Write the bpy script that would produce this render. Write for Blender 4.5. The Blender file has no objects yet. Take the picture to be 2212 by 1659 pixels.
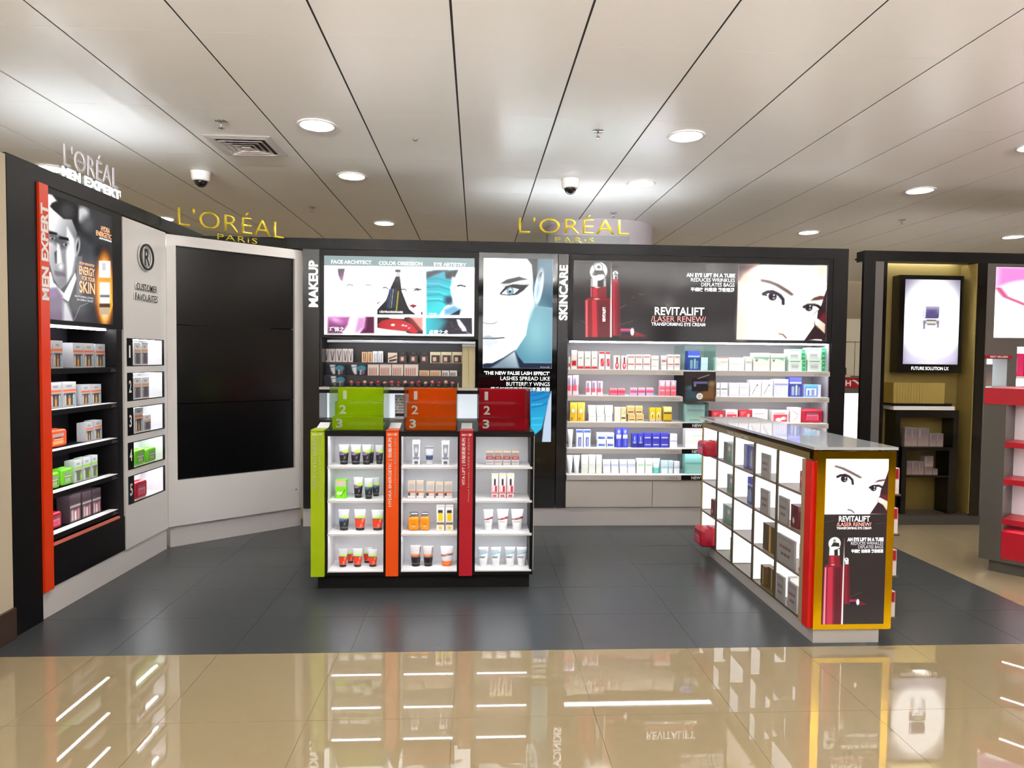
# Cosmetics counters of an airport shop: black wall bays, lit posters, two gondolas, polished floor.
import bpy, bmesh, math, random
import numpy as np
from mathutils import Matrix, Vector
random.seed(7)
S = bpy.context.scene
COL = S.collection
PI = math.pi

# ------------------------------------------------------------------ camera
FPX = 1437.0
cam = bpy.data.cameras.new('camera'); cam.sensor_width = 36.0; cam.lens = 36.0 * FPX / 2212.0
cam.clip_start = .05; cam.clip_end = 60
camo = bpy.data.objects.new('camera', cam); COL.objects.link(camo); S.camera = camo
yaw, pitch, roll = .05422, .03844, .01077
def cam_matrix():
    B = np.array([[1, 0, 0], [0, 0, -1], [0, 1, 0.]])
    c, s = math.cos(yaw), math.sin(yaw); Ry = np.array([[c, 0, -s], [0, 1, 0], [s, 0, c]])
    c, s = math.cos(pitch), math.sin(pitch); Rx = np.array([[1, 0, 0], [0, c, -s], [0, s, c]])
    c, s = math.cos(roll), math.sin(roll); Rz = np.array([[c, -s, 0], [s, c, 0], [0, 0, 1]])
    M = Rz @ Rx @ Ry @ B
    W = np.diag([1, -1, -1.]) @ M
    m = Matrix([[*W.T[i], 0] for i in range(3)] + [[0, 0, 0, 1]])
    return Matrix.Translation((0, 0, 1.42)) @ m
camo.matrix_world = cam_matrix()

# ------------------------------------------------------------------ world, exposure
w = bpy.data.worlds.new('world'); S.world = w; w.use_nodes = True
w.node_tree.nodes['Background'].inputs[0].default_value = (.9, .93, 1, 1)
w.node_tree.nodes['Background'].inputs[1].default_value = .05
S.view_settings.view_transform = 'Standard'; S.view_settings.look = 'None'
S.view_settings.exposure = 0.45
S.view_settings.gamma = 1.0; S.view_settings.use_curve_mapping = False
S.cycles.max_bounces = 5; S.cycles.diffuse_bounces = 4; S.cycles.glossy_bounces = 3; S.cycles.transparent_max_bounces = 8
S.cycles.use_adaptive_sampling = True; S.cycles.adaptive_threshold = .13; S.cycles.adaptive_min_samples = 16
S.cycles.sample_clamp_indirect = 6.0
S.cycles.caustics_reflective = False; S.cycles.caustics_refractive = False
DOWNLIGHT = 95.0          # radiance of a ceiling downlight lens
TUBE = 45.0               # radiance of the tubes hidden on top of the bays
CEIL_FILL = 430.0              # watts of the added ceiling fill lamp
LED = 20.0                 # radiance of the shelf light bars

# added fill lamp behind the camera: aimed from an added trough to brighten the ceiling
al = bpy.data.lights.new('ceiling_fill_lamp', 'AREA'); al.shape = 'RECTANGLE'; al.size = 10.5; al.size_y = .045; al.energy = CEIL_FILL; al.color = (1, .985, .97); al.spread = math.radians(100)
alo = bpy.data.objects.new('ceiling_fill_lamp', al); COL.objects.link(alo); alo.location = (.8, -1.75, 2.472); alo.rotation_euler = (math.radians(90 + 12), 0, 0)

# ------------------------------------------------------------------ materials
def lin(c):
    c = np.asarray(c, float) / 255.0
    return np.where(c <= .04045, c / 12.92, ((c + .055) / 1.055) ** 2.4)
def L4(c): return (*lin(c), 1.0)
MATS = {}
def mat(name, col, rough=.5, metal=0., spec=.5, coat=0., noise=0., nscale=30., bump=0., bscale=200.):
    if name in MATS: return MATS[name]
    m = bpy.data.materials.new(name); m.use_nodes = True; nt = m.node_tree; p = nt.nodes['Principled BSDF']
    p.inputs['Base Color'].default_value = L4(col); p.inputs['Roughness'].default_value = rough
    p.inputs['Metallic'].default_value = metal; p.inputs['Specular IOR Level'].default_value = spec
    p.inputs['Coat Weight'].default_value = coat; p.inputs['Coat Roughness'].default_value = .05
    if noise or bump:
        tc = nt.nodes.new('ShaderNodeTexCoord')
    if noise:
        n = nt.nodes.new('ShaderNodeTexNoise'); n.inputs['Scale'].default_value = nscale; n.inputs['Detail'].default_value = 4
        nt.links.new(tc.outputs['Object'], n.inputs['Vector'])
        r = nt.nodes.new('ShaderNodeMapRange'); r.inputs[3].default_value = 1 - noise; r.inputs[4].default_value = 1 + noise
        nt.links.new(n.outputs['Fac'], r.inputs[0])
        mx = nt.nodes.new('ShaderNodeVectorMath'); mx.operation = 'SCALE'; mx.inputs[0].default_value = lin(col)
        nt.links.new(r.outputs[0], mx.inputs['Scale']); nt.links.new(mx.outputs[0], p.inputs['Base Color'])
    if bump:
        n2 = nt.nodes.new('ShaderNodeTexNoise'); n2.inputs['Scale'].default_value = bscale
        nt.links.new(tc.outputs['Object'], n2.inputs['Vector'])
        b = nt.nodes.new('ShaderNodeBump'); b.inputs['Strength'].default_value = bump; b.inputs['Distance'].default_value = .002
        nt.links.new(n2.outputs['Fac'], b.inputs['Height']); nt.links.new(b.outputs[0], p.inputs['Normal'])
    MATS[name] = m; return m
def emit(name, col, st):
    if name in MATS: return MATS[name]
    m = bpy.data.materials.new(name); m.use_nodes = True; p = m.node_tree.nodes['Principled BSDF']
    p.inputs['Base Color'].default_value = (.6, .6, .6, 1); p.inputs['Roughness'].default_value = .4
    p.inputs['Emission Color'].default_value = L4(col); p.inputs['Emission Strength'].default_value = st
    MATS[name] = m; return m
def print_mat(name, lit, st=1.0, rough=.12):
    m = bpy.data.materials.new(name); m.use_nodes = True; nt = m.node_tree; p = nt.nodes['Principled BSDF']
    a = nt.nodes.new('ShaderNodeAttribute'); a.attribute_name = 'Col'
    if lit:
        p.inputs['Base Color'].default_value = (.015, .015, .015, 1); p.inputs['Emission Strength'].default_value = st
        nt.links.new(a.outputs['Color'], p.inputs['Emission Color'])
    else: nt.links.new(a.outputs['Color'], p.inputs['Base Color'])
    p.inputs['Roughness'].default_value = rough; p.inputs['Specular IOR Level'].default_value = .3; MATS[name] = m; return m
def clear_mat(name, tint, refl=.08):
    # thin clear acrylic: mostly transparent, a fresnel reflection on its faces
    m = bpy.data.materials.new(name); m.use_nodes = True; nt = m.node_tree; nt.nodes.remove(nt.nodes['Principled BSDF'])
    t = nt.nodes.new('ShaderNodeBsdfTransparent'); t.inputs[0].default_value = L4(tint)
    g = nt.nodes.new('ShaderNodeBsdfGlossy'); g.inputs['Roughness'].default_value = .03
    lw = nt.nodes.new('ShaderNodeLayerWeight'); pw = nt.nodes.new('ShaderNodeMath'); pw.operation = 'POWER'; pw.inputs[1].default_value = 5.0
    f = nt.nodes.new('ShaderNodeMath'); f.operation = 'MULTIPLY_ADD'; f.inputs[1].default_value = .9; f.inputs[2].default_value = .03
    nt.links.new(lw.outputs['Facing'], pw.inputs[0]); nt.links.new(pw.outputs[0], f.inputs[0])
    mx = nt.nodes.new('ShaderNodeMixShader'); o = nt.nodes['Material Output']
    nt.links.new(f.outputs[0], mx.inputs[0]); nt.links.new(t.outputs[0], mx.inputs[1]); nt.links.new(g.outputs[0], mx.inputs[2])
    nt.links.new(mx.outputs[0], o.inputs[0]); MATS[name] = m; return m

BLACK = mat('black_lacquer', (12, 9, 10), .42, spec=.25)
BLACKM = mat('black_matt', (14, 12, 13), .6, spec=.25)
CHAR = mat('charcoal_gloss', (32, 30, 30), .22, spec=.5)
SCREEN = mat('screen_glass', (9, 8, 10), .2, spec=.45)
GLOSSK = mat('black_gloss', (12, 11, 13), .06, spec=.6)
WHITEG = mat('white_gloss_panel', (220, 217, 216), .14, spec=.6)
WHITE = mat('white_laminate', (236, 236, 238), .4)
GREYL = mat('light_grey_laminate', (205, 198, 192), .38)
LIP = mat('shelf_lip_grey', (206, 200, 196), .35)
BACKG = mat('grey_back_panel', (150, 146, 146), .4)
PLINTH = mat('plinth_grey', (208, 202, 201), .4)
SILV = mat('brushed_silver', (190, 196, 205), .25, metal=1.)
CHROME = mat('chrome', (215, 215, 218), .12, metal=1.)
ORANGE = mat('orange_vinyl', (226, 58, 14), .35)
GREEN = mat('lime_vinyl', (168, 196, 4), .35)
ORANGE2 = mat('tangerine_vinyl', (244, 84, 8), .35)
RED = mat('crimson_vinyl', (176, 20, 38), .35)
REDB = mat('bright_red_vinyl', (206, 22, 16), .35)
TAN = mat('tan_laminate', (160, 134, 104), .5)
GOLD = mat('gold_mirror', (244, 190, 20), .14, metal=1.)
GOLDL = mat('gold_letter', (214, 190, 40), .3, metal=.35)
GOLDP = mat('gold_back_panel', (152, 132, 74), .35, metal=.25)
BEIGE = mat('beige_panel', (202, 190, 150), .5)
BROWNG = mat('bronze_divider', (92, 82, 58), .4, metal=.2)
INK = mat('ink', (30, 28, 30), .5)
INKG = mat('grey_ink', (128, 118, 110), .5)
WPRINT = mat('white_print', (240, 238, 236), .45)
SILVP = mat('silver_print', (205, 208, 200), .3, metal=.4)
LITW = emit('lit_white_letter', (255, 255, 255), 1.25)
LITWH = emit('bright_white_letter', (250, 250, 255), 3.0)
LITO = emit('lit_orange_letter', (255, 140, 20), 1.0)
LITR = emit('lit_red_letter', (230, 60, 50), 1.0)
LITK = emit('dark_lit_print', (45, 40, 45), .5)
LITG = emit('lit_grey_letter', (150, 150, 165), 1.0)
LEDM = emit('led_bar', (245, 248, 255), LED)
OPAL = emit('opal_panel', (250, 252, 255), 1.55)
CELLGLOW = emit('glowing_cell_side', (248, 250, 255), .95)  # glow given to the plain white side walls of the cells
OPALS = emit('opal_soft', (232, 242, 250), .62)
LENS = emit('downlight_lens', (255, 250, 242), DOWNLIGHT)
TUBEM = emit('tube_glow', (235, 245, 255), TUBE)
PRLIT = print_mat('backlit_print', True, .76)
PR = print_mat('printed_carton', False, rough=.3)
PRT = print_mat('printed_tube', False, rough=.22)
ACRY = clear_mat('clear_acrylic', (236, 242, 240))
def glow_mat(name, col):
    # tinted acrylic sheet that lets light through
    m = bpy.data.materials.new(name); m.use_nodes = True; nt = m.node_tree; p = nt.nodes['Principled BSDF']
    p.inputs['Base Color'].default_value = L4(col); p.inputs['Roughness'].default_value = .12
    t = nt.nodes.new('ShaderNodeBsdfTranslucent'); t.inputs[0].default_value = L4(col)
    mx = nt.nodes.new('ShaderNodeMixShader'); mx.inputs[0].default_value = .2; o = nt.nodes['Material Output']
    nt.links.new(p.outputs[0], mx.inputs[1]); nt.links.new(t.outputs[0], mx.inputs[2]); nt.links.new(mx.outputs[0], o.inputs[0])
    MATS[name] = m; return m
GLIME = glow_mat('lime_sheet', (196, 224, 10)); GORAN = glow_mat('orange_sheet', (250, 96, 12)); GCRIM = glow_mat('crimson_sheet', (196, 22, 40))
ACRYG = clear_mat('lime_acrylic', (190, 214, 60))
ACRYO = clear_mat('orange_acrylic', (240, 120, 50))
ACRYR = clear_mat('red_acrylic', (200, 60, 70))
AQUA = clear_mat('aqua_acrylic', (234, 248, 244))
BOXM = {}
def cmat(c):
    c = tuple(c)
    if c not in BOXM: BOXM[c] = mat('carton_%02x%02x%02x' % c, c, .35)
    return BOXM[c]

# ------------------------------------------------------------------ object helpers
def obj(name, me, parent=None, loc=(0, 0, 0), rz=0., m=None, scale=None):
    o = bpy.data.objects.new(name, me); COL.objects.link(o)
    if parent is not None: o.parent = parent
    o.location = loc; o.rotation_euler = (0, 0, rz)
    if scale: o.scale = scale
    if m is not None and me is not None and not me.materials: me.materials.append(m)
    return o
def tag(o, label, cat=None, group=None, kind=None):
    if label: o['label'] = label
    if cat: o['category'] = cat
    if group: o['group'] = group
    if kind: o['kind'] = kind
    return o
def thing(name, label, cat, loc=(0, 0, 0), rz=0., group=None):
    return tag(obj(name, None, None, loc, rz), label, cat, group)
def mesh(name, v, f, m=None, smooth=False):
    me = bpy.data.meshes.new(name); me.from_pydata([tuple(a) for a in v], [], f)
    if m: me.materials.append(m)
    if smooth: me.shade_smooth()
    me.update(); return me
BC = {}
def box_mesh(name, sx, sy, sz, m, bev=0.):
    k = (round(sx, 4), round(sy, 4), round(sz, 4), m.name, bev)
    if k in BC: return BC[k]
    bm = bmesh.new(); bmesh.ops.create_cube(bm, size=1.0)
    for q in bm.verts: q.co = (q.co.x * sx, q.co.y * sy, q.co.z * sz)
    if bev:
        bmesh.ops.bevel(bm, geom=bm.edges[:], offset=bev, segments=2 if bev < .012 else 3, profile=.5, affect='EDGES')
    me = bpy.data.meshes.new(name); bm.to_mesh(me); bm.free(); me.materials.append(m)
    if bev >= .012: me.shade_smooth()
    BC[k] = me; return me
def B(parent, name, m, x0, x1, y0, y1, z0, z1, bev=0., rz=0.):
    me = box_mesh(name, x1 - x0, y1 - y0, z1 - z0, m, bev)
    return obj(name, me, parent, ((x0 + x1) / 2, (y0 + y1) / 2, (z0 + z1) / 2), rz)
def sub(parent_part, name, m, x0, x1, y0, y1, z0, z1, bev=0.):
    # a sub-part given in the same local frame as its part (whose origin is the part's centre)
    c = parent_part.location
    return B(parent_part, name, m, x0 - c.x, x1 - c.x, y0 - c.y, y1 - c.y, z0 - c.z, z1 - c.z, bev)
def holed(parent, name, m, x0, x1, z0, z1, y0, y1, holes):
    # one slab with rectangular openings
    xs = sorted({x0, x1, *[h[0] for h in holes], *[h[1] for h in holes]}); zs = sorted({z0, z1, *[h[2] for h in holes], *[h[3] for h in holes]})
    nx, nz = len(xs) - 1, len(zs) - 1
    def solid(i, k):
        if not (0 <= i < nx and 0 <= k < nz): return False
        cx, cz = (xs[i] + xs[i + 1]) / 2, (zs[k] + zs[k + 1]) / 2
        return not any(h[0] < cx < h[1] and h[2] < cz < h[3] for h in holes)
    V = [(x, y, z) for y in (y0, y1) for z in zs for x in xs]
    I = lambda i, k, d: d * (nx + 1) * (nz + 1) + k * (nx + 1) + i
    Fc = []
    for i in range(nx):
        for k in range(nz):
            if not solid(i, k): continue
            Fc += [(I(i, k, 0), I(i + 1, k, 0), I(i + 1, k + 1, 0), I(i, k + 1, 0)), (I(i, k, 1), I(i, k + 1, 1), I(i + 1, k + 1, 1), I(i + 1, k, 1))]
            if not solid(i - 1, k): Fc.append((I(i, k, 0), I(i, k + 1, 0), I(i, k + 1, 1), I(i, k, 1)))
            if not solid(i + 1, k): Fc.append((I(i + 1, k, 0), I(i + 1, k, 1), I(i + 1, k + 1, 1), I(i + 1, k + 1, 0)))
            if not solid(i, k - 1): Fc.append((I(i, k, 0), I(i, k, 1), I(i + 1, k, 1), I(i + 1, k, 0)))
            if not solid(i, k + 1): Fc.append((I(i, k + 1, 0), I(i + 1, k + 1, 0), I(i + 1, k + 1, 1), I(i, k + 1, 1)))
    me = mesh(name, V, Fc, m); bm = bmesh.new(); bm.from_mesh(me)
    bmesh.ops.delete(bm, geom=[q for q in bm.verts if not q.link_faces], context='VERTS'); bm.to_mesh(me); bm.free()
    return obj(name, me, parent)
def lathe(name, prof, m, n=28, smooth=True):
    V = []; Fc = []
    for r, z in prof:
        for i in range(n): V.append((r * math.cos(2 * PI * i / n), r * math.sin(2 * PI * i / n), z))
    for j in range(len(prof) - 1):
        for i in range(n):
            a, b = j * n + i, j * n + (i + 1) % n; Fc.append((a, b, b + n, a + n))
    Fc.append(tuple(range(n))[::-1]); Fc.append(tuple(range((len(prof) - 1) * n, len(prof) * n)))
    me = mesh(name, V, Fc, m)
    if smooth:
        me.shade_smooth()
        for p in me.polygons:
            if len(p.vertices) > 4: p.use_smooth = False
    return me
TXT = bpy.data.curves.new('t', 'FONT'); TXT.resolution_u = 3; TXO = bpy.data.objects.new('t', TXT); COL.objects.link(TXO)
def text(parent, name, body, x0, x1, z0, z1, y, m, rot=0, bold=0., loc=(0, 0, 0), rz=0., depth=0., mirror=False, spacing=1.0):
    # lettering fitted into a rectangle of the local XZ plane, facing -y; rot=90 reads upwards
    TXT.body = body; TXT.offset = bold; TXT.extrude = 0; TXT.space_character = spacing
    bpy.context.view_layer.update()
    me = bpy.data.meshes.new_from_object(TXO.evaluated_get(bpy.context.evaluated_depsgraph_get())); me.name = name
    n = len(me.vertices); co = np.zeros(n * 3); me.vertices.foreach_get('co', co); co = co.reshape(-1, 3)
    a = co[:, 0].copy(); b = co[:, 1].copy()
    if rot == 90: a, b = -b, a
    if mirror: a = -a
    a = (a - a.min()) / max(a.max() - a.min(), 1e-6); b = (b - b.min()) / max(b.max() - b.min(), 1e-6)
    cx, cz = (x0 + x1) / 2, (z0 + z1) / 2
    new = np.stack([x0 + a * (x1 - x0) - cx, np.zeros(n), z0 + b * (z1 - z0) - cz], 1)
    me.vertices.foreach_set('co', new.ravel())
    if depth:
        bm = bmesh.new(); bm.from_mesh(me)
        r = bmesh.ops.extrude_face_region(bm, geom=bm.faces[:]); vs = [g for g in r['geom'] if isinstance(g, bmesh.types.BMVert)]
        for q in vs: q.co.y -= depth
        bmesh.ops.recalc_face_normals(bm, faces=bm.faces[:]); bm.to_mesh(me); bm.free()
    me.materials.clear(); me.materials.append(m); me.update()
    if rz:
        c, s = math.cos(rz), math.sin(rz)
        return obj(name, me, parent, (loc[0] + cx * c - y * s, loc[1] + cx * s + y * c, loc[2] + cz), rz)
    p = (loc[0] + cx, loc[1] + y, loc[2] + cz)
    return obj(name, me, parent, p)

# ------------------------------------------------------------------ printed artwork: coloured vertex grids
def homog(c):
    A = []; bb = []
    for (u, v), (x, y) in zip(((0, 0), (1, 0), (1, 1), (0, 1)), c):
        A.append([u, v, 1, 0, 0, 0, -x * u, -x * v]); bb.append(x); A.append([0, 0, 0, u, v, 1, -y * u, -y * v]); bb.append(y)
    return np.append(np.linalg.solve(np.array(A, float), np.array(bb, float)), 1).reshape(3, 3)
class Art:
    """a printed sheet: W x H cells; artwork coordinates run over the quad `corners` (TL, TR, BR, BL)"""
    def __init__(s, W, H, corners=((0, 0), (1, 0), (1, 1), (0, 1)), base=(255, 255, 255)):
        s.W, s.H = W, H
        u, v = np.meshgrid(np.linspace(0, 1, W + 1), np.linspace(0, 1, H + 1)); h = homog(corners)
        d = h[2, 0] * u + h[2, 1] * v + 1
        s.X0 = (h[0, 0] * u + h[0, 1] * v + h[0, 2]) / d; s.Y0 = (h[1, 0] * u + h[1, 1] * v + h[1, 2]) / d
        s.X, s.Y = s.X0, s.Y0; s.C = np.zeros(u.shape + (3,)); s.C[:] = base
        s.px = abs(s.X0[0, -1] - s.X0[0, 0]) / W
    def view(s, ox, oy, k): s.X = (s.X0 - ox) * k; s.Y = (s.Y0 - oy) * k; s.k = k; s.e = s.px * k; return s
    def mix(s, a, col, al=1.):
        a = np.clip(a, 0, 1)[..., None] * al
        if isinstance(col, tuple) and len(col) == 4:           # (colour0, colour1, point0, point1): blend along an axis
            c0, c1, p0, p1 = col; dx, dy = p1[0] - p0[0], p1[1] - p0[1]
            t = np.clip(((s.X - p0[0]) * dx + (s.Y - p0[1]) * dy) / (dx * dx + dy * dy), 0, 1)[..., None]
            col = np.array(c0) * (1 - t) + np.array(c1) * t
        s.C = s.C * (1 - a) + np.asarray(col, float) * a
    def sdf(s, pts):
        X, Y = s.X, s.Y; d = np.full(X.shape, 1e9); ins = np.zeros(X.shape, bool); n = len(pts)
        for i in range(n):
            (x1, y1), (x2, y2) = pts[i], pts[(i + 1) % n]; ex, ey = x2 - x1, y2 - y1
            t = np.clip(((X - x1) * ex + (Y - y1) * ey) / (ex * ex + ey * ey + 1e-9), 0, 1)
            d = np.minimum(d, np.hypot(X - x1 - t * ex, Y - y1 - t * ey))
            c = (y1 > Y) != (y2 > Y); ins ^= c & (X < (x2 - x1) * (Y - y1) / ((y2 - y1) if y2 != y1 else 1e-9) + x1)
        return np.where(ins, -d, d)
    def poly(s, pts, col, soft=0., al=1.):
        e = max(soft, s.e * .6); s.mix(.5 - s.sdf(pts) / (2 * e), col, al); return s
    def rect(s, x0, x1, y0, y1, col, soft=0., al=1.): return s.poly([(x0, y0), (x1, y0), (x1, y1), (x0, y1)], col, soft, al)
    def ell(s, cx, cy, rx, ry, col, soft=0., rot=0., al=1.):
        c, sn = math.cos(rot), math.sin(rot); x, y = s.X - cx, s.Y - cy
        a, b = (x * c + y * sn) / rx, (-x * sn + y * c) / ry
        e = max(soft, s.e * .6); s.mix(.5 - (np.hypot(a, b) - 1) * min(rx, ry) / (2 * e), col, al); return s
    def line(s, pts, wd, col, soft=0., al=1.):
        d = np.full(s.X.shape, 1e9)
        for (x1, y1), (x2, y2) in zip(pts, pts[1:]):
            ex, ey = x2 - x1, y2 - y1; t = np.clip(((s.X - x1) * ex + (s.Y - y1) * ey) / (ex * ex + ey * ey + 1e-9), 0, 1)
            d = np.minimum(d, np.hypot(s.X - x1 - t * ex, s.Y - y1 - t * ey))
        e = max(soft, s.e * .6); s.mix(.5 - (d - wd / 2) / (2 * e), col, al); return s
    def build(s, parent, name, x0, x1, z0, z1, y, m, loc=(0, 0, 0), rz=0., glow=0.):
        W, H = s.W, s.H
        gx = np.linspace(-(x1 - x0) / 2, (x1 - x0) / 2, W + 1); gz = np.linspace((z1 - z0) / 2, -(z1 - z0) / 2, H + 1)
        xx, zz = np.meshgrid(gx, gz); co = np.stack([xx, np.zeros_like(xx), zz], -1).reshape(-1, 3)
        idx = np.arange((W + 1) * (H + 1)).reshape(H + 1, W + 1)
        q = np.stack([idx[1:, :-1], idx[1:, 1:], idx[:-1, 1:], idx[:-1, :-1]], -1).reshape(-1, 4)
        me = bpy.data.meshes.new(name); me.vertices.add(len(co)); me.vertices.foreach_set('co', co.ravel())
        me.loops.add(q.size); me.loops.foreach_set('vertex_index', q.ravel()); me.polygons.add(len(q))
        me.polygons.foreach_set('loop_start', np.arange(0, q.size, 4)); me.polygons.foreach_set('loop_total', np.full(len(q), 4))
        me.update(); c = lin(np.clip(s.C, 0, 255)).reshape(-1, 3)
        if glow: c = c * (1 + glow * np.min(c, 1, keepdims=True) ** 3)     # the lit white areas of the sheet let most light through
        at = me.color_attributes.new('Col', 'FLOAT_COLOR', 'POINT'); at.data.foreach_set('color', np.c_[c, np.ones(len(c))].ravel())
        me.materials.append(m)
        cx, cz = (x0 + x1) / 2, (z0 + z1) / 2; cs, sn = math.cos(rz), math.sin(rz)
        return obj(name, me, parent, (loc[0] + cx * cs - y * sn, loc[1] + cx * sn + y * cs, loc[2] + cz), rz)
# ------------------------------------------------------------------ room shell
HC = 2.9
TILEB = mat('polished_beige_tile', (150, 135, 107), .02, spec=1.0, noise=.04, nscale=14.)
TILED = mat('slate_tile', (58, 61, 63), .3, spec=.5, noise=.10, nscale=9., bump=.06, bscale=120.)
CEILM = mat('ceiling_metal_panel', (238, 235, 230), .32, spec=.45, noise=.012, nscale=3.)
WALLB = mat('beige_wall_paint', (196, 182, 158), .6, noise=.03, nscale=5.)
SKIRT = mat('brown_skirting', (62, 46, 38), .4)
def struct(o): o['kind'] = 'structure'; return o

floor = struct(B(None, 'floor', TILEB, -7, 9.5, -6, 12, -.08, -.003))
FL = floor.location
def tiles(xs, ys, m, name='tile', gap=.0015):
    for x0, x1 in zip(xs, xs[1:]):
        for y0, y1 in zip(ys, ys[1:]):
            me = box_mesh(name, x1 - x0 - gap, y1 - y0 - gap, .0024, m)
            obj(name, me, floor, ((x0 + x1) / 2 - FL.x, (y0 + y1) / 2 - FL.y, -.0012 - FL.z))
dx = [-2.856 + .566 * i for i in range(11)] + [3.218]
dy = [3.18 + .4465 * i for i in range(7)]
tiles(dx, dy, TILED, gap=.0018)
bx_ = [-3.476 + .566 * i for i in range(13)]
tiles(bx_, [1.38, 1.98, 2.58, 3.18], TILEB)
tiles([3.218, 3.784, 4.35, 4.916, 5.482], [3.18, 3.78, 4.38, 4.98, 5.58], TILEB)

ceiling = struct(B(None, 'ceiling', mat('ceiling_void', (58, 54, 52), .8), -7, 9.5, -6, 12, 2.906, 3.0))
CL = ceiling.location
cx_ = [-.12 + .597 * i for i in range(-9, 15)]; cy_ = [3.18 + .945 * i for i in range(-4, 7)]
me = box_mesh('ceiling_panel', .597 - .011, .945 - .0016, .004, CEILM)
for x0, x1 in zip(cx_, cx_[1:]):
    for y0, y1 in zip(cy_, cy_[1:]):
        obj('ceiling_panel', me, ceiling, ((x0 + x1) / 2 - CL.x, (y0 + y1) / 2 - CL.y, 2.902 - CL.z))

for x0, x1, y0, y1 in ((-7, 9.5, -6, cy_[0]), (-7, 9.5, cy_[-1], 12), (-7, cx_[0], cy_[0], cy_[-1]), (cx_[-1], 9.5, cy_[0], cy_[-1])):
    B(ceiling, 'ceiling_panel', CEILM, x0 - CL.x, x1 - CL.x, y0 - CL.y + .006, y1 - CL.y - .006, 2.9 - CL.z, 2.904 - CL.z)
struct(B(None, 'wall_back', WALLB, -7, 9.5, 11.9, 12, 0, 2.906))
struct(B(None, 'wall_rear', WALLB, -7, 9.5, -6.1, -6, 0, 2.906))
struct(B(None, 'wall_right', WALLB, 9.5, 9.6, -6, 12, 0, 2.906))
struct(B(None, 'wall_far_left', WALLB, -7.1, -7, -6, 12, 0, 2.906))
# low beige wall that runs up to the left-hand cabinet, with its skirting
wl = struct(B(None, 'wall_left', WALLB, -2.46, -2.29, 1.6, 3.396, 0, 2.385))
struct(B(None, 'baseboard_left', SKIRT, -2.289, -2.272, 1.6, 3.392, 0, .155))

# round column behind the back bays
colm = mat('column_paint', (196, 186, 190), .5)
tag(obj('round_column', lathe('round_column', [(.60, 0), (.60, 2.899)], colm, 64), None, (1.385, 7.58, 0)), 'round pale lilac column behind the gold lettered sign', 'column', kind='structure')

# ------------------------------------------------------------------ ceiling fittings
RING = mat('white_trim_ring', (214, 208, 204), .35)
ringm = lathe('trim_ring', [(.098, -.001), (.104, -.009), (.122, -.006), (.124, -.001)], RING, 40)
lensm = lathe('lens', [(.098, -.001), (.098, -.004), (.05, -.0055), (.001, -.006)], LENS, 40)
LX = [-5.82, -3.41, -1.03, 1.37, 3.79, 6.24]
LY = {4.38: 'nearest', 5.575: 'middle', 7.49: 'rear'}
nm = {-1.03: 'second column from left', 1.37: 'third column, above the gold sign', 3.79: 'right-hand column', -3.41: 'far left column', 6.24: 'far right column', -5.82: 'outermost left column'}
for y, dn in LY.items():
    for x in LX:
        if x == -3.41 and y == 4.38: continue
        t = thing('downlight', 'round white recessed downlight, %s row, %s' % (dn, nm[x]), 'light', (x, y, HC), group='ceiling downlights')
        obj('trim_ring', ringm, t); obj('lens', lensm, t)
k = 0
for y, rn in ((9.6, 'far rear row'), (2.5, 'first row over the aisle'), (.6, 'second row over the aisle'), (-1.3, 'third row over the aisle'), (-3.4, 'last row behind the camera')):
    for x in LX:
        k += 1; t = thing('downlight', 'round downlight outside the counter, %s, %s from left' % (rn, ('first', 'second', 'third', 'fourth', 'fifth', 'sixth')[LX.index(x)]), 'light', (x, y, HC), group='hall downlights')
        obj('trim_ring', ringm, t); obj('lens', lensm, t)

# sprinklers
sb = lathe('escutcheon', [(.002, -.004), (.036, -.0035), (.04, -.001)], CHROME, 24)
st_ = lathe('stem', [(.007, -.04), (.007, -.002)], CHROME, 12)
df = lathe('deflector', [(.004, -.046), (.02, -.045), (.021, -.043), (.004, -.04)], CHROME, 16)
for (x, y, d) in ((-1.624, 4.365, 'beside the square air vent'), (.777, 4.34, 'above the middle of the counter'), (-1.639, 6.779, 'far back above the makeup post'),
                  (1.372, 6.72, 'in front of the round column'), (4.398, 6.737, 'far back on the right')):
    t = thing('sprinkler', 'small chrome ceiling sprinkler ' + d, 'sprinkler', (x, y, HC))
    obj('escutcheon', sb, t); obj('stem', st_, t); obj('deflector', df, t)
tag(obj('ceiling_sensor', lathe('ceiling_sensor', [(.012, -.012), (.018, -.006), (.02, -.001)], INKG, 16), None, (-.425, 4.6, HC)), 'tiny grey ceiling sensor between the two light columns', 'sensor')

# dome cameras
DOMEW = mat('camera_housing', (222, 216, 214), .35); DOMEK = mat('smoked_dome', (18, 16, 18), .05, coat=.6)
hb = lathe('housing', [(.062, -.075), (.07, -.06), (.075, -.012), (.078, -.001)], DOMEW, 32)
dm = lathe('dome', [(.004, -.123), (.022, -.119), (.04, -.104), (.05, -.084), (.053, -.07)], DOMEK, 28)
for x, y, d in ((-2.239, 5.575, 'near the square air vent'), (.764, 5.515, 'above the gold sign of the back bays')):
    t = thing('dome_camera', 'white dome security camera with smoked bubble ' + d, 'camera', (x, y, HC))
    obj('housing', hb, t); obj('dome', dm, t)

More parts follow.
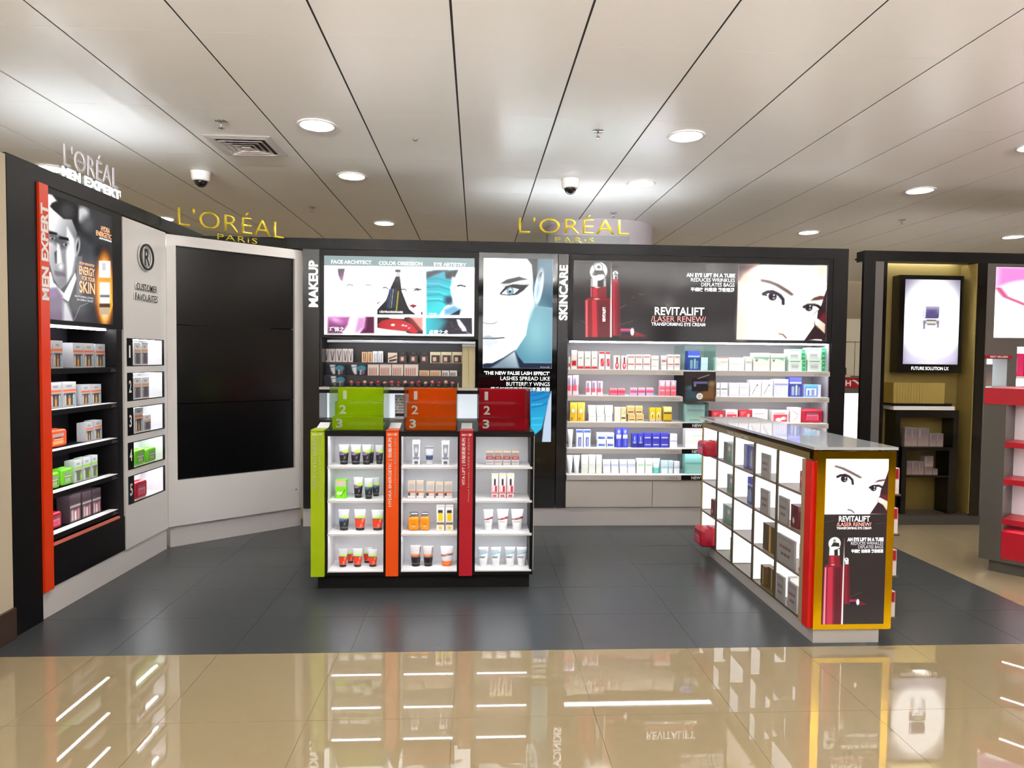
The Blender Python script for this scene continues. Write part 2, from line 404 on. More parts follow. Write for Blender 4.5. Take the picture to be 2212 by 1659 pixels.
# four-way air diffuser
t = thing('air_vent', 'square white four-way ceiling air diffuser', 'vent', (-1.625, 4.85, HC))
VENT = mat('vent_white', (206, 198, 194), .45); VDK = mat('vent_duct', (70, 64, 62), .7)
B(t, 'backing', VDK, -.2, .2, -.2, .2, -.003, -.001)
def ring(parent, name, a0, a1, z0, z1, m):
    V = []
    for a, z in ((a0, z0), (a1, z1), (a1 - .004, z1 + .004), (a0 - .004, z0 + .004)): V += [(a, a, z), (-a, a, z), (-a, -a, z), (a, -a, z)]
    Fc = [(j * 4 + i, j * 4 + (i + 1) % 4, ((j + 1) % 4) * 4 + (i + 1) % 4, ((j + 1) % 4) * 4 + i) for j in range(4) for i in range(4)]
    return obj(name, mesh(name, V, Fc, m), parent)
ring(t, 'frame', .225, .17, -.006, -.012, VENT)
for a in (.155, .115, .075): ring(t, 'blade', a, a - .03, -.022, -.006, VENT)
B(t, 'core', VENT, -.03, .03, -.03, .03, -.022, -.016)
# ------------------------------------------------------------------ products: one design per kind, copied onto the shelves
W_ = (244, 240, 236); SV = (186, 186, 190); RD = (182, 26, 42); KK = (34, 32, 34); OR = (226, 96, 40)
def dash(u0, u1, v, h, n, c): return [('r', u0 + (u1 - u0) * i / n, u0 + (u1 - u0) * (i + .72) / n, v, v + h, c) for i in range(n)]
def kitops(band, top, dark, bots):
    o = [('r', 0, 1, 0, .36, top), ('r', 0, 1, .30, .40, band), ('r', 0, 1, .40, 1, (232, 230, 230)), ('r', .05, .95, .44, .97, dark)] + dash(.3, .7, .13, .05, 4, (110, 110, 116))
    n = len(bots)
    for i, c in enumerate(bots):
        u = .17 + .66 * i / max(n - 1, 1); o += [('r', u - .09, u + .09, .58 + .06 * (i % 2), .95, c), ('r', u - .05, u + .05, .5 + .06 * (i % 2), .6, (214, 216, 222))]
    return o
def lips(base, c, n=5): return [('r', 0, 1, 0, .14, tuple(int(q * .93) for q in base))] + [o for i in range(n) for o in (('r', .1 + .8 * i / n, .1 + .8 * (i + .5) / n, .34 + .04 * (i % 2), .96, c), ('r', .11 + .8 * i / n, .1 + .8 * (i + .42) / n, .26, .36, (150, 120, 100)))]
DES = {
 'men_kit': ('box', 'silver carton with orange band', (196, 196, 200), kitops(OR, SV, (66, 60, 62), [(206, 196, 190), (216, 150, 70), (150, 188, 206)])),
 'men_slim': ('box', 'slim silver carton', (222, 222, 226), kitops((216, 150, 110), (222, 222, 224), (96, 92, 98), [(150, 150, 158), (120, 108, 116)])),
 'green_kit': ('box', 'silver and lime carton', (190, 196, 190), kitops((140, 210, 60), (206, 208, 208), (96, 106, 90), [(206, 214, 190), (150, 200, 60)])),
 'dark_kit': ('box', 'dark carton with pink bottles', (70, 58, 62), [('r', 0, 1, 0, .38, (72, 60, 64)), ('r', 0, 1, .38, .46, (206, 198, 198)), ('r', 0, 1, .46, 1, (96, 72, 78)), ('r', .12, .32, .55, .96, (206, 170, 176)), ('r', .4, .6, .6, .96, (230, 220, 222)), ('r', .68, .88, .55, .96, (196, 130, 140))]),
 'orange_bag': ('bag', 'orange rounded travel case', (226, 86, 40), [('r', .08, .92, .10, .36, (178, 170, 168)), ('r', .25, .75, .42, .5, (60, 46, 44)), ('r', .2, .85, .52, .6, (240, 226, 216)), ('r', .08, .92, .66, .95, (232, 140, 90))] + dash(.14, .86, .68, .24, 5, (244, 196, 120))),
 'green_bag': ('bag', 'lime rounded travel case', (110, 196, 40), [('r', .1, .9, .12, .4, (150, 154, 150)), ('r', .1, .9, .42, .5, (220, 232, 214)), ('r', .1, .9, .52, .94, (84, 92, 70))] + dash(.16, .84, .58, .34, 4, (200, 210, 180))),
 'red_bag': ('bag', 'crimson rounded travel case', (176, 26, 48), [('r', .1, .9, .14, .34, (120, 96, 108)), ('r', .1, .9, .36, .94, (228, 120, 150))] + dash(.16, .84, .5, .42, 5, (196, 60, 90))),
 'wr_square': ('box', 'tall white carton with red square at its foot', W_, [('r', .12, .9, .56, .84, RD)]),
 'wr_band': ('box', 'tall white carton with red foot band', W_, [('r', 0, 1, .86, 1, RD)] + dash(.2, .8, .06, .03, 4, (170, 166, 164)) + dash(.2, .8, .36, .04, 3, (110, 104, 104))),
 'wr_top': ('box', 'white carton with red top edge and red label', W_, [('r', 0, 1, 0, .11, RD), ('r', .3, .92, .4, .84, (196, 40, 56)), ('l', [(.4, .8), (.8, .45)], .06, (240, 210, 210))]),
 'wr_bottle': ('box', 'white carton with pictured red dropper bottle', W_, [('r', .42, .68, .12, .48, (120, 50, 62)), ('e', .54, .74, .3, .27, (196, 50, 70)), ('p', [(.38, .62), (.54, .9), (.72, .62)], (250, 236, 236))]),
 'w_redtext': ('box', 'low white carton with red lettering', W_, [*dash(.06, .94, .3, .16, 6, (170, 50, 66)), ('r', .06, .94, .62, .66, (170, 160, 160))]),
 'white_line': ('box', 'white carton with thin red rule', W_, [('r', .04, .96, .26, .3, (190, 100, 100)), *dash(.1, .8, .74, .03, 8, (190, 150, 150))]),
 'white_line_blue': ('box', 'white carton with thin blue rule', (238, 240, 246), [('r', .04, .96, .5, .54, (120, 130, 200))]),
 'pink_clear': ('box', 'lilac and coral clear carton', (232, 190, 200), [('r', 0, 1, 0, .52, (206, 200, 218)), ('r', .12, .55, .1, .5, (140, 134, 164)), ('r', 0, 1, .5, .8, (226, 86, 104)), ('r', 0, 1, .8, 1, (244, 216, 226)), ('r', .68, .9, .04, .98, (240, 232, 240))]),
 'pink_short': ('box', 'low coral jar carton', (206, 110, 124), [('r', 0, 1, 0, .26, (206, 190, 204)), ('r', 0, 1, .26, .7, (206, 66, 88)), ('r', 0, 1, .7, 1, (176, 120, 140))] + dash(.15, .85, .12, .08, 5, (150, 60, 80))),
 'pink_lilac': ('box', 'low coral and lilac jar carton', (216, 180, 204), [('r', 0, 1, 0, .3, (222, 210, 226)), ('r', 0, 1, .3, .66, (214, 78, 104)), ('r', 0, 1, .66, 1, (182, 172, 216))] + dash(.15, .85, .14, .08, 5, (170, 90, 120))),
 'pink_tall': ('box', 'slim coral carton with grey top', (222, 170, 180), [('r', 0, 1, 0, .4, (196, 176, 190)), ('r', 0, 1, .4, 1, (226, 96, 112)), ('r', .3, .7, .1, .3, (230, 220, 230)), ('r', .1, .9, .62, .7, (244, 190, 196))]),
 'gold_box': ('box', 'tall golden carton with white medallion', (206, 166, 56), [('r', 0, 1, 0, 1, (212, 176, 66)), ('r', 0, 1, .62, 1, (222, 178, 50)), ('e', .45, .45, .22, .12, (252, 244, 214)), ('r', .1, .4, .8, .95, (170, 116, 26)), ('r', .75, .95, .1, .9, (230, 204, 110))]),
 'white_text': ('box', 'low white carton with fine grey lettering', (242, 240, 238), dash(.08, .8, .3, .06, 7, (170, 160, 158)) + [('r', .08, .7, .55, .58, (190, 184, 180))]),
 'cream_box': ('box', 'plain cream carton', (240, 228, 204), [('r', .1, .9, .3, .33, (206, 186, 150))]),
 'cream_gold': ('box', 'cream carton with gold jar picture', (232, 214, 176), [('r', .1, .9, .06, .5, (206, 184, 130)), ('l', [(.3, .4), (.7, .12)], .06, (250, 240, 210)), ('r', .1, .9, .7, .82, (70, 54, 40))]),
 'gold_light': ('box', 'pale gold jar carton', (214, 188, 136), [('r', 0, 1, 0, 1, (216, 190, 140)), ('r', .1, .9, .66, .82, (110, 78, 40)), ('r', .1, .9, .1, .5, (196, 164, 104))]),
 'gold_twin': ('box', 'gold carton with white arched window', (206, 176, 40), [('r', 0, 1, 0, .8, (210, 180, 44)), ('r', 0, 1, .82, 1, (176, 166, 178)), ('e', .5, .5, .28, .2, (246, 236, 196)), ('r', .4, .62, .46, .7, (130, 96, 24))]),
 'gold_jar': ('box', 'gold carton with dark waist band', (212, 184, 76), [('r', 0, 1, 0, .3, (240, 220, 150)), ('r', 0, 1, .36, .48, (70, 56, 36)), ('r', 0, 1, .48, .9, (196, 164, 40)), ('r', 0, 1, .9, 1, (110, 84, 30))]),
 'tube_white': ('tube', 'tall white squeeze tube', (240, 242, 244), [('r', .3, .7, .3, .34, (190, 196, 206))], (232, 234, 238)),
 'tube_teal': ('tube', 'white squeeze tube with teal cap', (222, 240, 238), [('r', 0, 1, .7, 1, (110, 206, 190)), ('r', .3, .7, .3, .4, (150, 206, 200))], (96, 206, 186)),
 'blue_white': ('box', 'white carton with blue cap and bottle print', (238, 240, 248), [('r', 0, 1, 0, .16, (60, 84, 190)), ('r', .3, .74, .42, .96, (70, 96, 176)), ('r', .48, .6, .5, .92, (226, 234, 250))]),
 'white_blue': ('box', 'low white carton with blue wave', (242, 244, 250), [('r', .1, .9, .5, .82, (60, 90, 176)), ('p', [(.1, .5), (.9, .5), (.9, .7)], (120, 150, 214))]),
 'blue_tall': ('box', 'tall royal blue carton with white window', (60, 64, 186), [('r', 0, 1, 0, 1, (64, 70, 190)), ('r', .1, .9, .34, .54, (240, 240, 250)), ('r', .3, .7, .1, .28, (150, 160, 220)), ('r', .42, .7, .56, .94, (110, 120, 210))]),
 'blue_mix': ('box', 'royal blue carton with silver swirl', (56, 60, 176), [('r', 0, 1, 0, .6, (60, 66, 184)), ('e', .5, .64, .3, .1, (150, 160, 200)), ('r', 0, 1, .72, 1, (44, 48, 130)), ('r', .4, .6, .2, .5, (190, 196, 230))]),
 'blue_flat': ('box', 'low royal blue carton with pale stripe', (62, 64, 178), [('r', 0, 1, 0, .3, (74, 66, 176)), ('r', .12, .9, .44, .62, (190, 196, 226)), ('r', .12, .9, .62, .8, (60, 70, 160))]),
 'pale_green': ('box', 'tall pale green-white carton', (226, 232, 222), [('r', .15, .85, .5, .53, (196, 204, 190))]),
 'white_pale': ('box', 'low white carton with faint print', (246, 246, 248), dash(.1, .9, .5, .06, 6, (216, 216, 222))),
 'pale_blue': ('box', 'low white carton with pale blue foot', (238, 240, 246), [('r', .05, .95, .55, .85, (196, 204, 226))]),
 'white_mint': ('box', 'white carton with mint print', (242, 246, 240), [('r', .1, .9, .34, .48, (190, 220, 196))]),
 'pale_aqua': ('box', 'pale aqua carton', (206, 230, 236), [('r', 0, 1, .5, .53, (130, 150, 170)), ('r', .1, .9, .6, .95, (226, 240, 242))]),
 'white_redline': ('box', 'wide white kit box with red top line', (246, 242, 240), [('r', 0, 1, 0, .05, (196, 60, 60)), ('r', .4, 1, .34, .38, (150, 196, 170))]),
 'white_green': ('box', 'wide white kit box with green top line', (244, 244, 240), [('r', 0, 1, 0, .24, (226, 222, 214)), ('r', 0, 1, .24, .3, (90, 170, 130)), ('r', .12, .24, .36, .46, (90, 80, 90)), ('p', [(.5, .3), (.9, .3), (.9, .42)], (120, 190, 150))]),
 'green_case': ('box', 'white travel kit with emerald zip edge', (214, 240, 226), [('r', .02, .7, .05, .95, (236, 240, 236)), ('r', .08, .66, .08, .16, (60, 160, 110)), ('r', .12, .62, .3, .9, (206, 216, 212)), ('r', .78, 1, 0, 1, (40, 160, 100)), ('r', .84, .94, .2, .32, (150, 220, 180)), ('r', .84, .94, .6, .72, (150, 220, 180))] + dash(.18, .58, .5, .2, 3, (160, 170, 176))),
 'white_black': ('box', 'white carton with black wordmark', (244, 244, 246), dash(.1, .95, .42, .08, 5, (60, 56, 60)) + [('r', .1, .9, .66, .9, (226, 222, 230))]),
 'white_lilac': ('box', 'white carton with lilac wash', (244, 242, 250), [('r', .06, .94, .26, .4, (206, 206, 236)), ('r', .1, .9, .6, .9, (248, 244, 240))] + dash(.2, .8, .88, .05, 3, (150, 150, 210))),
 'white_graph': ('box', 'square white carton with pen drawing', (246, 246, 248), [('l', [(.2, .85), (.62, .3)], .05, (120, 120, 126)), ('l', [(.3, .6), (.8, .7)], .03, (180, 170, 176)), ('e', .66, .3, .08, .06, (100, 100, 110))]),
 'lilac_kit': ('box', 'white and lilac three-bottle kit box', (240, 240, 252), [('r', 0, 1, .24, .32, (90, 90, 160)), ('r', 0, 1, .32, 1, (186, 192, 236))] + dash(.06, .96, .4, .56, 5, (240, 242, 252))),
 'blue_kit': ('box', 'tall blue kit box with dark window', (64, 70, 180), [('r', 0, 1, 0, .24, (84, 84, 196)), ('r', 0, 1, .24, .32, (210, 214, 240)), ('r', .08, .92, .34, .96, (60, 70, 120)), ('r', .18, .42, .46, .94, (160, 176, 206)), ('r', .52, .66, .4, .94, (210, 220, 236)), ('r', .72, .88, .5, .94, (120, 140, 180))]),
 'bluewhite_kit': ('box', 'white kit box with blue framed window', (226, 232, 250), [('r', 0, .82, 0, 1, (80, 110, 206)), ('r', 0, .82, 0, .22, (90, 190, 226)), ('r', .08, .74, .28, .92, (226, 236, 248)), ('r', .18, .3, .46, .9, (90, 120, 190)), ('r', .42, .6, .4, .9, (120, 150, 200))]),
 'red_photo': ('box', 'red kit box with white jar picture', (190, 40, 54), [('r', .04, .96, .04, .96, (196, 58, 72)), ('e', .4, .8, .28, .2, (250, 240, 240)), ('r', .66, .86, .3, .9, (236, 190, 194)), ('p', [(.1, .1), (.6, .1), (.2, .5)], (220, 110, 120))]),
 'white_redphoto': ('box', 'white kit box with red lower picture', (246, 240, 238), [('r', .06, .94, .34, .96, (206, 70, 84)), ('e', .4, .78, .2, .16, (250, 236, 236)), ('e', .7, .66, .16, .14, (250, 240, 240))] + dash(.1, .8, .2, .08, 5, (200, 120, 120))),
 'white_pink': ('box', 'tall white carton with pink flecks', (248, 236, 240), [('l', [(.2, .2), (.8, .5)], .05, (230, 150, 170)), ('l', [(.7, .6), (.3, .9)], .05, (236, 170, 186))]),
 'pencil_card': ('card', 'white tester card with two crossed pencils', (206, 196, 190), [('l', [(.3, .2), (.5, .85)], .12, (70, 48, 52)), ('l', [(.8, .2), (.58, .85)], .12, (60, 46, 56))]),
 'tan_card': ('card', 'tan tester card with bronze pencils', (214, 180, 140), [('l', [(.3, .15), (.36, .9)], .16, (120, 66, 30)), ('l', [(.7, .15), (.66, .9)], .16, (130, 76, 36))]),
 'white_card': ('card', 'white tester card with dark liner pens', (232, 230, 230), [('l', [(.35, .25), (.35, .95)], .1, (60, 60, 66)), ('l', [(.75, .2), (.7, .95)], .1, (60, 60, 66))]),
 'photo_card': ('card', 'beige tester card with powder brush photo', (206, 190, 170), [('l', [(.1, .6), (.9, .3)], .14, (90, 66, 50)), ('l', [(.2, .85), (.9, .7)], .2, (70, 50, 40))]),
 'palette_dark': ('card', 'black tester card with powder palette', (42, 36, 36), [('r', .14, .9, .3, .96, (84, 72, 66)), ('r', .3, .62, .44, .8, (206, 180, 160)), ('r', .3, .6, .84, .96, (140, 50, 56)), ('r', .3, .7, .06, .12, (130, 120, 116))]),
 'palette_beige': ('card', 'beige tester card with powder palette', (206, 192, 158), [('r', .12, .96, .28, .98, (60, 46, 40)), ('r', .26, .6, .46, .84, (206, 176, 156)), ('r', .26, .6, .86, .97, (130, 46, 50))]),
 'face_card': ('card', 'dark card with pale half face', (26, 30, 42), [('p', [(.22, 0), (.5, 0), (.5, .9), (.42, .96), (.3, .6)], (206, 206, 214)), ('l', [(.3, .26), (.46, .2)], .05, (40, 60, 90)), ('e', .74, .34, .22, .28, (60, 130, 146)), ('r', .66, .74, .5, .96, (190, 180, 196)), ('r', .8, .88, .45, .9, (150, 90, 110))]),
 'lip_card': ('card', 'blush tester card with five lipsticks', (214, 200, 190), lips((214, 200, 190), (150, 92, 78))),
 'lip_card_tan': ('card', 'low tan tester card with five lipsticks', (206, 182, 150), lips((206, 182, 150), (170, 110, 76))),
 'lip_card_white': ('card', 'low white tester card with three lipsticks', (226, 222, 220), lips((226, 222, 220), (60, 50, 52), 3)),
 'lip_pink': ('stick', 'upright pink lipstick tester', (196, 90, 100), None), 'lip_red': ('stick', 'upright red lipstick tester', (180, 24, 40), None), 'lip_skin': ('stick', 'upright nude lipstick tester', (206, 160, 136), None),
 'tube_purple': ('tube', 'silver and black tube with lilac band', (198, 200, 202), [('r', 0, 1, .44, 1, (40, 38, 42)), ('e', .7, .4, .34, .1, (180, 226, 90)), ('r', .04, .6, .5, .6, (166, 110, 176)), ('l', [(.5, 1), (.75, .5)], .06, (120, 120, 124))], (28, 26, 28)),
 'tube_blue': ('tube', 'silver and black tube with blue band', (196, 200, 204), [('r', 0, 1, .5, 1, (46, 46, 50)), ('e', .66, .4, .32, .09, (190, 226, 110)), ('r', .02, .6, .53, .63, (70, 120, 166)), ('l', [(.5, 1), (.78, .5)], .06, (110, 114, 120))], (30, 28, 30)),
 'tube_red': ('tube', 'silver and red tube with lime band', (206, 206, 208), [('r', 0, 1, .5, 1, (214, 62, 40)), ('e', .6, .4, .4, .08, (180, 220, 90)), ('r', .1, .8, .46, .54, (90, 84, 84)), ('l', [(.55, 1), (.8, .5)], .07, (240, 150, 130))], (34, 28, 28)),
 'tube_navy': ('tube', 'silver tube with navy label', (196, 200, 206), [('r', 0, 1, .56, .86, (60, 74, 104)), ('r', 0, 1, .04, .12, (60, 60, 66))], (226, 226, 230)),
 'tube_black': ('tube', 'silver over black tube with orange stripe', (206, 202, 200), [('r', 0, 1, .62, 1, (38, 32, 32)), ('r', 0, 1, .46, .58, (222, 130, 90)), ('l', [(.7, 1), (.9, .1)], .08, (60, 54, 56))], (30, 26, 26)),
 'tube_orange': ('tube', 'white tube with orange foot and copper band', (226, 226, 230), [('r', 0, 1, .84, 1, (226, 110, 30)), ('p', [(0, .5), (1, .38), (1, .5), (0, .6)], (190, 120, 84)), ('l', [(0, .58), (1, .46)], .04, (80, 56, 50))], (232, 110, 26)),
 'tube_whitered': ('tube', 'white tube with dark red slash', (236, 238, 240), [('p', [(0, .56), (1, .38), (1, .52), (0, .62)], (140, 50, 62)), ('r', .2, .7, .68, .72, (150, 146, 150)), ('r', 0, 1, 0, .1, (220, 222, 224))], (242, 242, 244)),
 'tube_whiteblue': ('tube', 'short white tube with ice blue slash', (238, 242, 246), [('r', 0, .8, .14, .42, (190, 196, 202)), ('l', [(.1, .46), (1, .3)], .07, (120, 190, 226)), ('r', .14, .64, .56, .66, (120, 120, 126))], (244, 246, 248)),
 'bag_green': ('box', 'bright green carton with silver top', (120, 216, 30), [('r', 0, 1, 0, .36, (196, 190, 182)), ('r', .2, .8, 0, .1, (236, 170, 110)), ('r', .12, .7, .66, .8, (236, 244, 226)), ('l', [(.5, .9), (.9, .55)], .06, (60, 110, 20))]),
 'bottle_orange': ('bottle', 'orange deodorant bottle with silver cap', (232, 140, 20), [('r', .16, .84, .5, .58, (140, 80, 30)), ('e', .5, .74, .36, .1, (246, 226, 196)), ('r', .2, .8, .72, .77, (90, 50, 30))]),
 'silver_tubebox': ('box', 'white carton with pictured silver tube', (230, 232, 236), [('p', [(.1, .14), (.9, .14), (.72, .7), (.28, .7)], (130, 134, 140)), ('r', .1, .9, .7, .78, (90, 110, 150)), ('r', .25, .75, .86, .98, (80, 80, 86)), ('e', .5, .4, .2, .12, (206, 210, 216))]),
 'silver_orange': ('box', 'square silver carton with orange waist', (206, 200, 198), [('r', 0, 1, 0, .1, (240, 196, 140)), ('r', .12, .88, .14, .5, (184, 182, 184)), ('r', 0, 1, .58, .68, (200, 110, 60)), ('r', 0, .3, .68, .86, (70, 54, 54)), ('r', 0, 1, .88, 1, (236, 230, 228))]),
 'serum_yellow': ('box', 'white carton with yellow dropper bottle', (236, 232, 228), [('r', 0, 1, 0, .05, (110, 80, 60)), ('r', .16, .8, .16, .3, (50, 48, 52)), ('r', .2, .8, .3, .62, (226, 196, 40)), ('r', 0, 1, .68, .76, (70, 60, 60)), ('e', .5, .9, .24, .07, (220, 190, 60))]),
 'vita_box': ('box', 'square silver carton with red waist', (190, 176, 172), [('r', 0, 1, 0, .1, (240, 206, 150)), ('r', 0, 1, .1, .4, (150, 140, 140)), ('r', 0, 1, .4, .58, (150, 36, 50)), ('r', .2, .8, .46, .52, (236, 200, 200)), ('r', 0, 1, .58, .62, (50, 40, 42)), ('r', 0, 1, .62, 1, (196, 192, 192))] + dash(.1, .9, .76, .08, 4, (140, 134, 136))),
 'serum_red': ('box', 'tall silver carton with red dropper bottle', (214, 200, 200), [('r', 0, 1, 0, .07, (236, 196, 120)), ('p', [(.1, .9), (.1, .3), (.36, .14), (.64, .14), (.9, .3), (.9, .9)], (246, 240, 240)), ('r', .36, .64, .2, .5, (46, 36, 44)), ('r', .16, .84, .5, .76, (196, 50, 70)), ('r', .2, .5, .48, .74, (244, 236, 236)), ('r', 0, 1, .78, .82, (110, 40, 50)), ('r', .2, .76, .87, .96, (190, 60, 70))]),
 'grey_carton': ('box', 'mauve grey carton with fine lettering', (142, 130, 130), [('r', 0, 1, 0, 1, ((120, 110, 116), (176, 152, 142), (0, .3), (0, 1))), ('r', .14, .2, .1, .5, (190, 180, 178))]),
 'side_grey': ('box', 'grey card pack with printed offers', (150, 146, 144), dash(.15, .85, .36, .08, 4, (90, 50, 56)) + dash(.25, .8, .62, .08, 3, (80, 46, 50)) + [('r', .1, .9, .1, .12, (110, 104, 104))]),
 'side_green': ('box', 'grey green kit box', (150, 166, 160), [('r', .0, .45, 0, 1, (120, 134, 130)), ('e', .7, .3, .14, .14, (226, 230, 226)), ('r', .46, 1, .72, 1, (90, 160, 130))]),
 'side_blue': ('box', 'blue and grey kit box', (90, 96, 170), [('r', 0, .3, 0, 1, (140, 146, 170)), ('r', .32, .52, 0, 1, (60, 60, 180)), ('r', .56, .96, .1, .96, (110, 116, 140)), ('r', .66, .76, .2, .9, (190, 196, 206))]),
 'side_bronze': ('box', 'bronze boxed set', (120, 96, 56), [('r', 0, .5, 0, 1, (84, 70, 50)), ('r', .52, .66, 0, 1, (206, 170, 100)), ('r', .7, 1, 0, 1, (96, 76, 46))]),
 'side_brown': ('box', 'dark wine kit box', (110, 44, 50), [('r', .1, .9, .2, .9, (90, 40, 46)), ('e', .4, .7, .16, .14, (206, 180, 180))]),
 'side_red': ('box', 'small red and white carton', (196, 120, 130), [('r', .1, .9, .1, .9, (176, 90, 104)), ('e', .4, .4, .2, .1, (226, 200, 204))]),
 'white_redtop': ('box', 'white carton with red shoulder', (236, 228, 228), [('r', 0, 1, 0, .42, (170, 30, 42))]),
}
def paint(a, ops):
    a.view(0, 0, 1)
    for o in ops:
        if o[0] == 'r': a.rect(*o[1:])
        elif o[0] == 'e': a.ell(*o[1:])
        elif o[0] == 'l': a.line(*o[1:])
        elif o[0] == 'p': a.poly(*o[1:])
    return a
PM = {}
def front_mesh(kind):
    # unit sheet for a carton front, placed half a millimetre proud of the box
    if ('f', kind) in PM: return PM[('f', kind)]
    ops = DES[kind][3]; a = paint(Art(20, 26, base=DES[kind][2]), ops)
    o = a.build(None, 'front_print', -.485, .485, -.485, .485, 0, PR); me = o.data; bpy.data.objects.remove(o)
    PM[('f', kind)] = me; return me
def tube_mesh(kind):
    if ('t', kind) in PM: return PM[('t', kind)]
    n, rg = 20, 16; V = []; Fc = []
    for j in range(rg + 1):
        t = j / rg; z = .13 + .87 * t
        wx = .36 + .14 * t ** .8; wy = .36 * (1 - t ** 1.6) + .012
        if j == rg - 1: z = .955
        for i in range(n): a_ = 2 * PI * i / n; V.append((wx * math.cos(a_), wy * math.sin(a_), z))
    for j in range(rg):
        for i in range(n): a_, b_ = j * n + i, j * n + (i + 1) % n; Fc.append((a_, b_, b_ + n, a_ + n))
    Fc.append(tuple(range(n))[::-1]); Fc.append(tuple(range(rg * n, (rg + 1) * n)))
    me = mesh('squeeze_tube', V, Fc, PRT, True)
    co = np.array(V); a = Art(1, 1, base=DES[kind][2]); a.e = a.px = .03
    a.X0 = (co[:, 0] + .5)[None]; a.Y0 = ((1 - co[:, 2]) / .87)[None]; a.C = np.zeros(a.X0.shape + (3,)); a.C[:] = DES[kind][2]; a.px = .03
    paint(a, DES[kind][3]); c = lin(np.clip(a.C, 0, 255)).reshape(-1, 3)
    at = me.color_attributes.new('Col', 'FLOAT_COLOR', 'POINT'); at.data.foreach_set('color', np.c_[c, np.ones(len(c))].ravel())
    cap = lathe('cap', [(.33, 0), (.355, .012), (.36, .13), (.34, .14)], mat('cap_' + kind, DES[kind][4], .3), 20)
    PM[('t', kind)] = (me, cap); return PM[('t', kind)]
def rbox(name, m, r, k=None):
    if ('r', name, m.name) in PM: return PM[('r', name, m.name)]
    bm = bmesh.new(); bmesh.ops.create_cube(bm, size=1.0); bmesh.ops.bevel(bm, geom=bm.edges[:], offset=r, segments=3, profile=.5, affect='EDGES')
    me = bpy.data.meshes.new(name); bm.to_mesh(me); bm.free(); me.materials.append(m); me.shade_smooth(); PM[('r', name, m.name)] = me; return me
UNIT = {}
ORD = ['first', 'second', 'third', 'fourth', 'fifth', 'sixth', 'seventh', 'eighth', 'ninth', 'tenth', 'eleventh', 'twelfth', 'thirteenth', 'fourteenth', 'fifteenth', 'sixteenth', 'seventeenth', 'eighteenth', 'nineteenth', 'twentieth', '21st', '22nd', '23rd', '24th', '25th', '26th', '27th', '28th']
def put(kind, fr, x, y, z, w_, h, label, group, d=None):
    """stand one product on a shelf: fr = (loc, rz) of the bay, x/y/z in its frame, y = product front"""
    ty = DES[kind][0]; (lx, ly), rz = fr
    if d is None: d = {'card': .012, 'tube': w_ * .8, 'stick': w_}.get(ty, min(max(w_ * .75, .035), .075))
    z += .0008; yc = y + d / 2; c, s = math.cos(rz), math.sin(rz); p = (lx + x * c - yc * s, ly + x * s + yc * c)
    if ty == 'tube':
        b, cp = tube_mesh(kind); o = obj('squeeze_tube', b, None, (*p, z), rz, scale=(w_, d, h)); obj('cap', cp, o); cat = 'tube'
    elif ty == 'stick':
        if kind not in UNIT: UNIT[kind] = (lathe('bullet', [(.32, .55), (.32, .85), (.2, .96), (.02, 1.)], mat('wax_' + kind, DES[kind][2], .3), 12), lathe('lipstick_tester', [(.5, 0), (.5, .34), (.42, .36), (.42, .56)], cmat((60, 46, 44)), 12))
        o = obj('lipstick_tester', UNIT[kind][1], None, (*p, z), rz, scale=(w_, d, h)); obj('bullet', UNIT[kind][0], o); cat = 'lipstick'
    elif ty == 'bottle':
        o = obj('deodorant_bottle', rbox('deodorant_bottle', cmat(DES[kind][2]), .22), None, (*p, z + h * .39), rz, scale=(w_, d, h * .78)); cat = 'bottle'
        obj('cap', rbox('cap', SILV, .3), o, (0, 0, .635), 0, scale=(.86, .86, .3)); obj('front_print', front_mesh(kind), o, (0, -.508, -.02), scale=(.56, 1, .6))
    elif ty == 'bag':
        o = obj('travel_case', rbox('travel_case', cmat(DES[kind][2]), .16), None, (*p, z + h * .46), rz, scale=(w_, d, h * .92)); cat = 'case'
        obj('front_print', front_mesh(kind), o, (0, -.507, 0), scale=(.72, 1, .72)); obj('handle', rbox('handle', cmat(DES[kind][2]), .3), o, (0, 0, .52), scale=(.5, .14, .08))
    else:
        nme = 'tester_card' if ty == 'card' else 'product_carton'
        o = obj(nme, box_mesh(nme, 1, 1, 1, cmat(DES[kind][2])), None, (*p, z + h / 2), rz, scale=(w_, d, h)); cat = 'card' if ty == 'card' else 'carton'
        obj('front_print', front_mesh(kind), o, (0, -.5 - .0006 / d, 0))
    return tag(o, label, cat, group)
def row_put(tab, fr, ys, zs, where, group, depth=None):
    """tab rows (shelf, kind, x, w, h, lift); label by rank from the left among the cartons of that look"""
    rank = {}
    tab = sorted(tab, key=lambda r: (r[0], r[2]))
    cnt = {}
    for r in tab: cnt[(r[0], r[1], (len(r) > 5 and r[5] > 0))] = cnt.get((r[0], r[1], (len(r) > 5 and r[5] > 0)), 0) + 1
    for r in tab:
        s_, kind, x, w_, h = r[:5]; lift = r[5] if len(r) > 5 else 0; z = zs[s_]
        if lift > 0:
            low = min((q for q in tab if q[0] == s_ and (len(q) < 6 or q[5] == 0)), key=lambda q: abs(q[2] - x))
            h = lift + h - low[4]; z += low[4]
        k = (s_, kind, lift > 0); rank[k] = rank.get(k, 0) + 1
        n = cnt[k]; pos = '' if n == 1 else ('%s from left ' % ORD[rank[k] - 1])
        both = (s_, kind, True) in cnt and (s_, kind, False) in cnt
        tier = ('upper ' if lift > 0 else 'lower ') if both else ''
        put(kind, fr, x, ys[s_] if isinstance(ys, dict) else ys, z, w_, h, '%s, %s%son %s' % (DES[kind][1], tier, pos, where[s_]), group, depth)
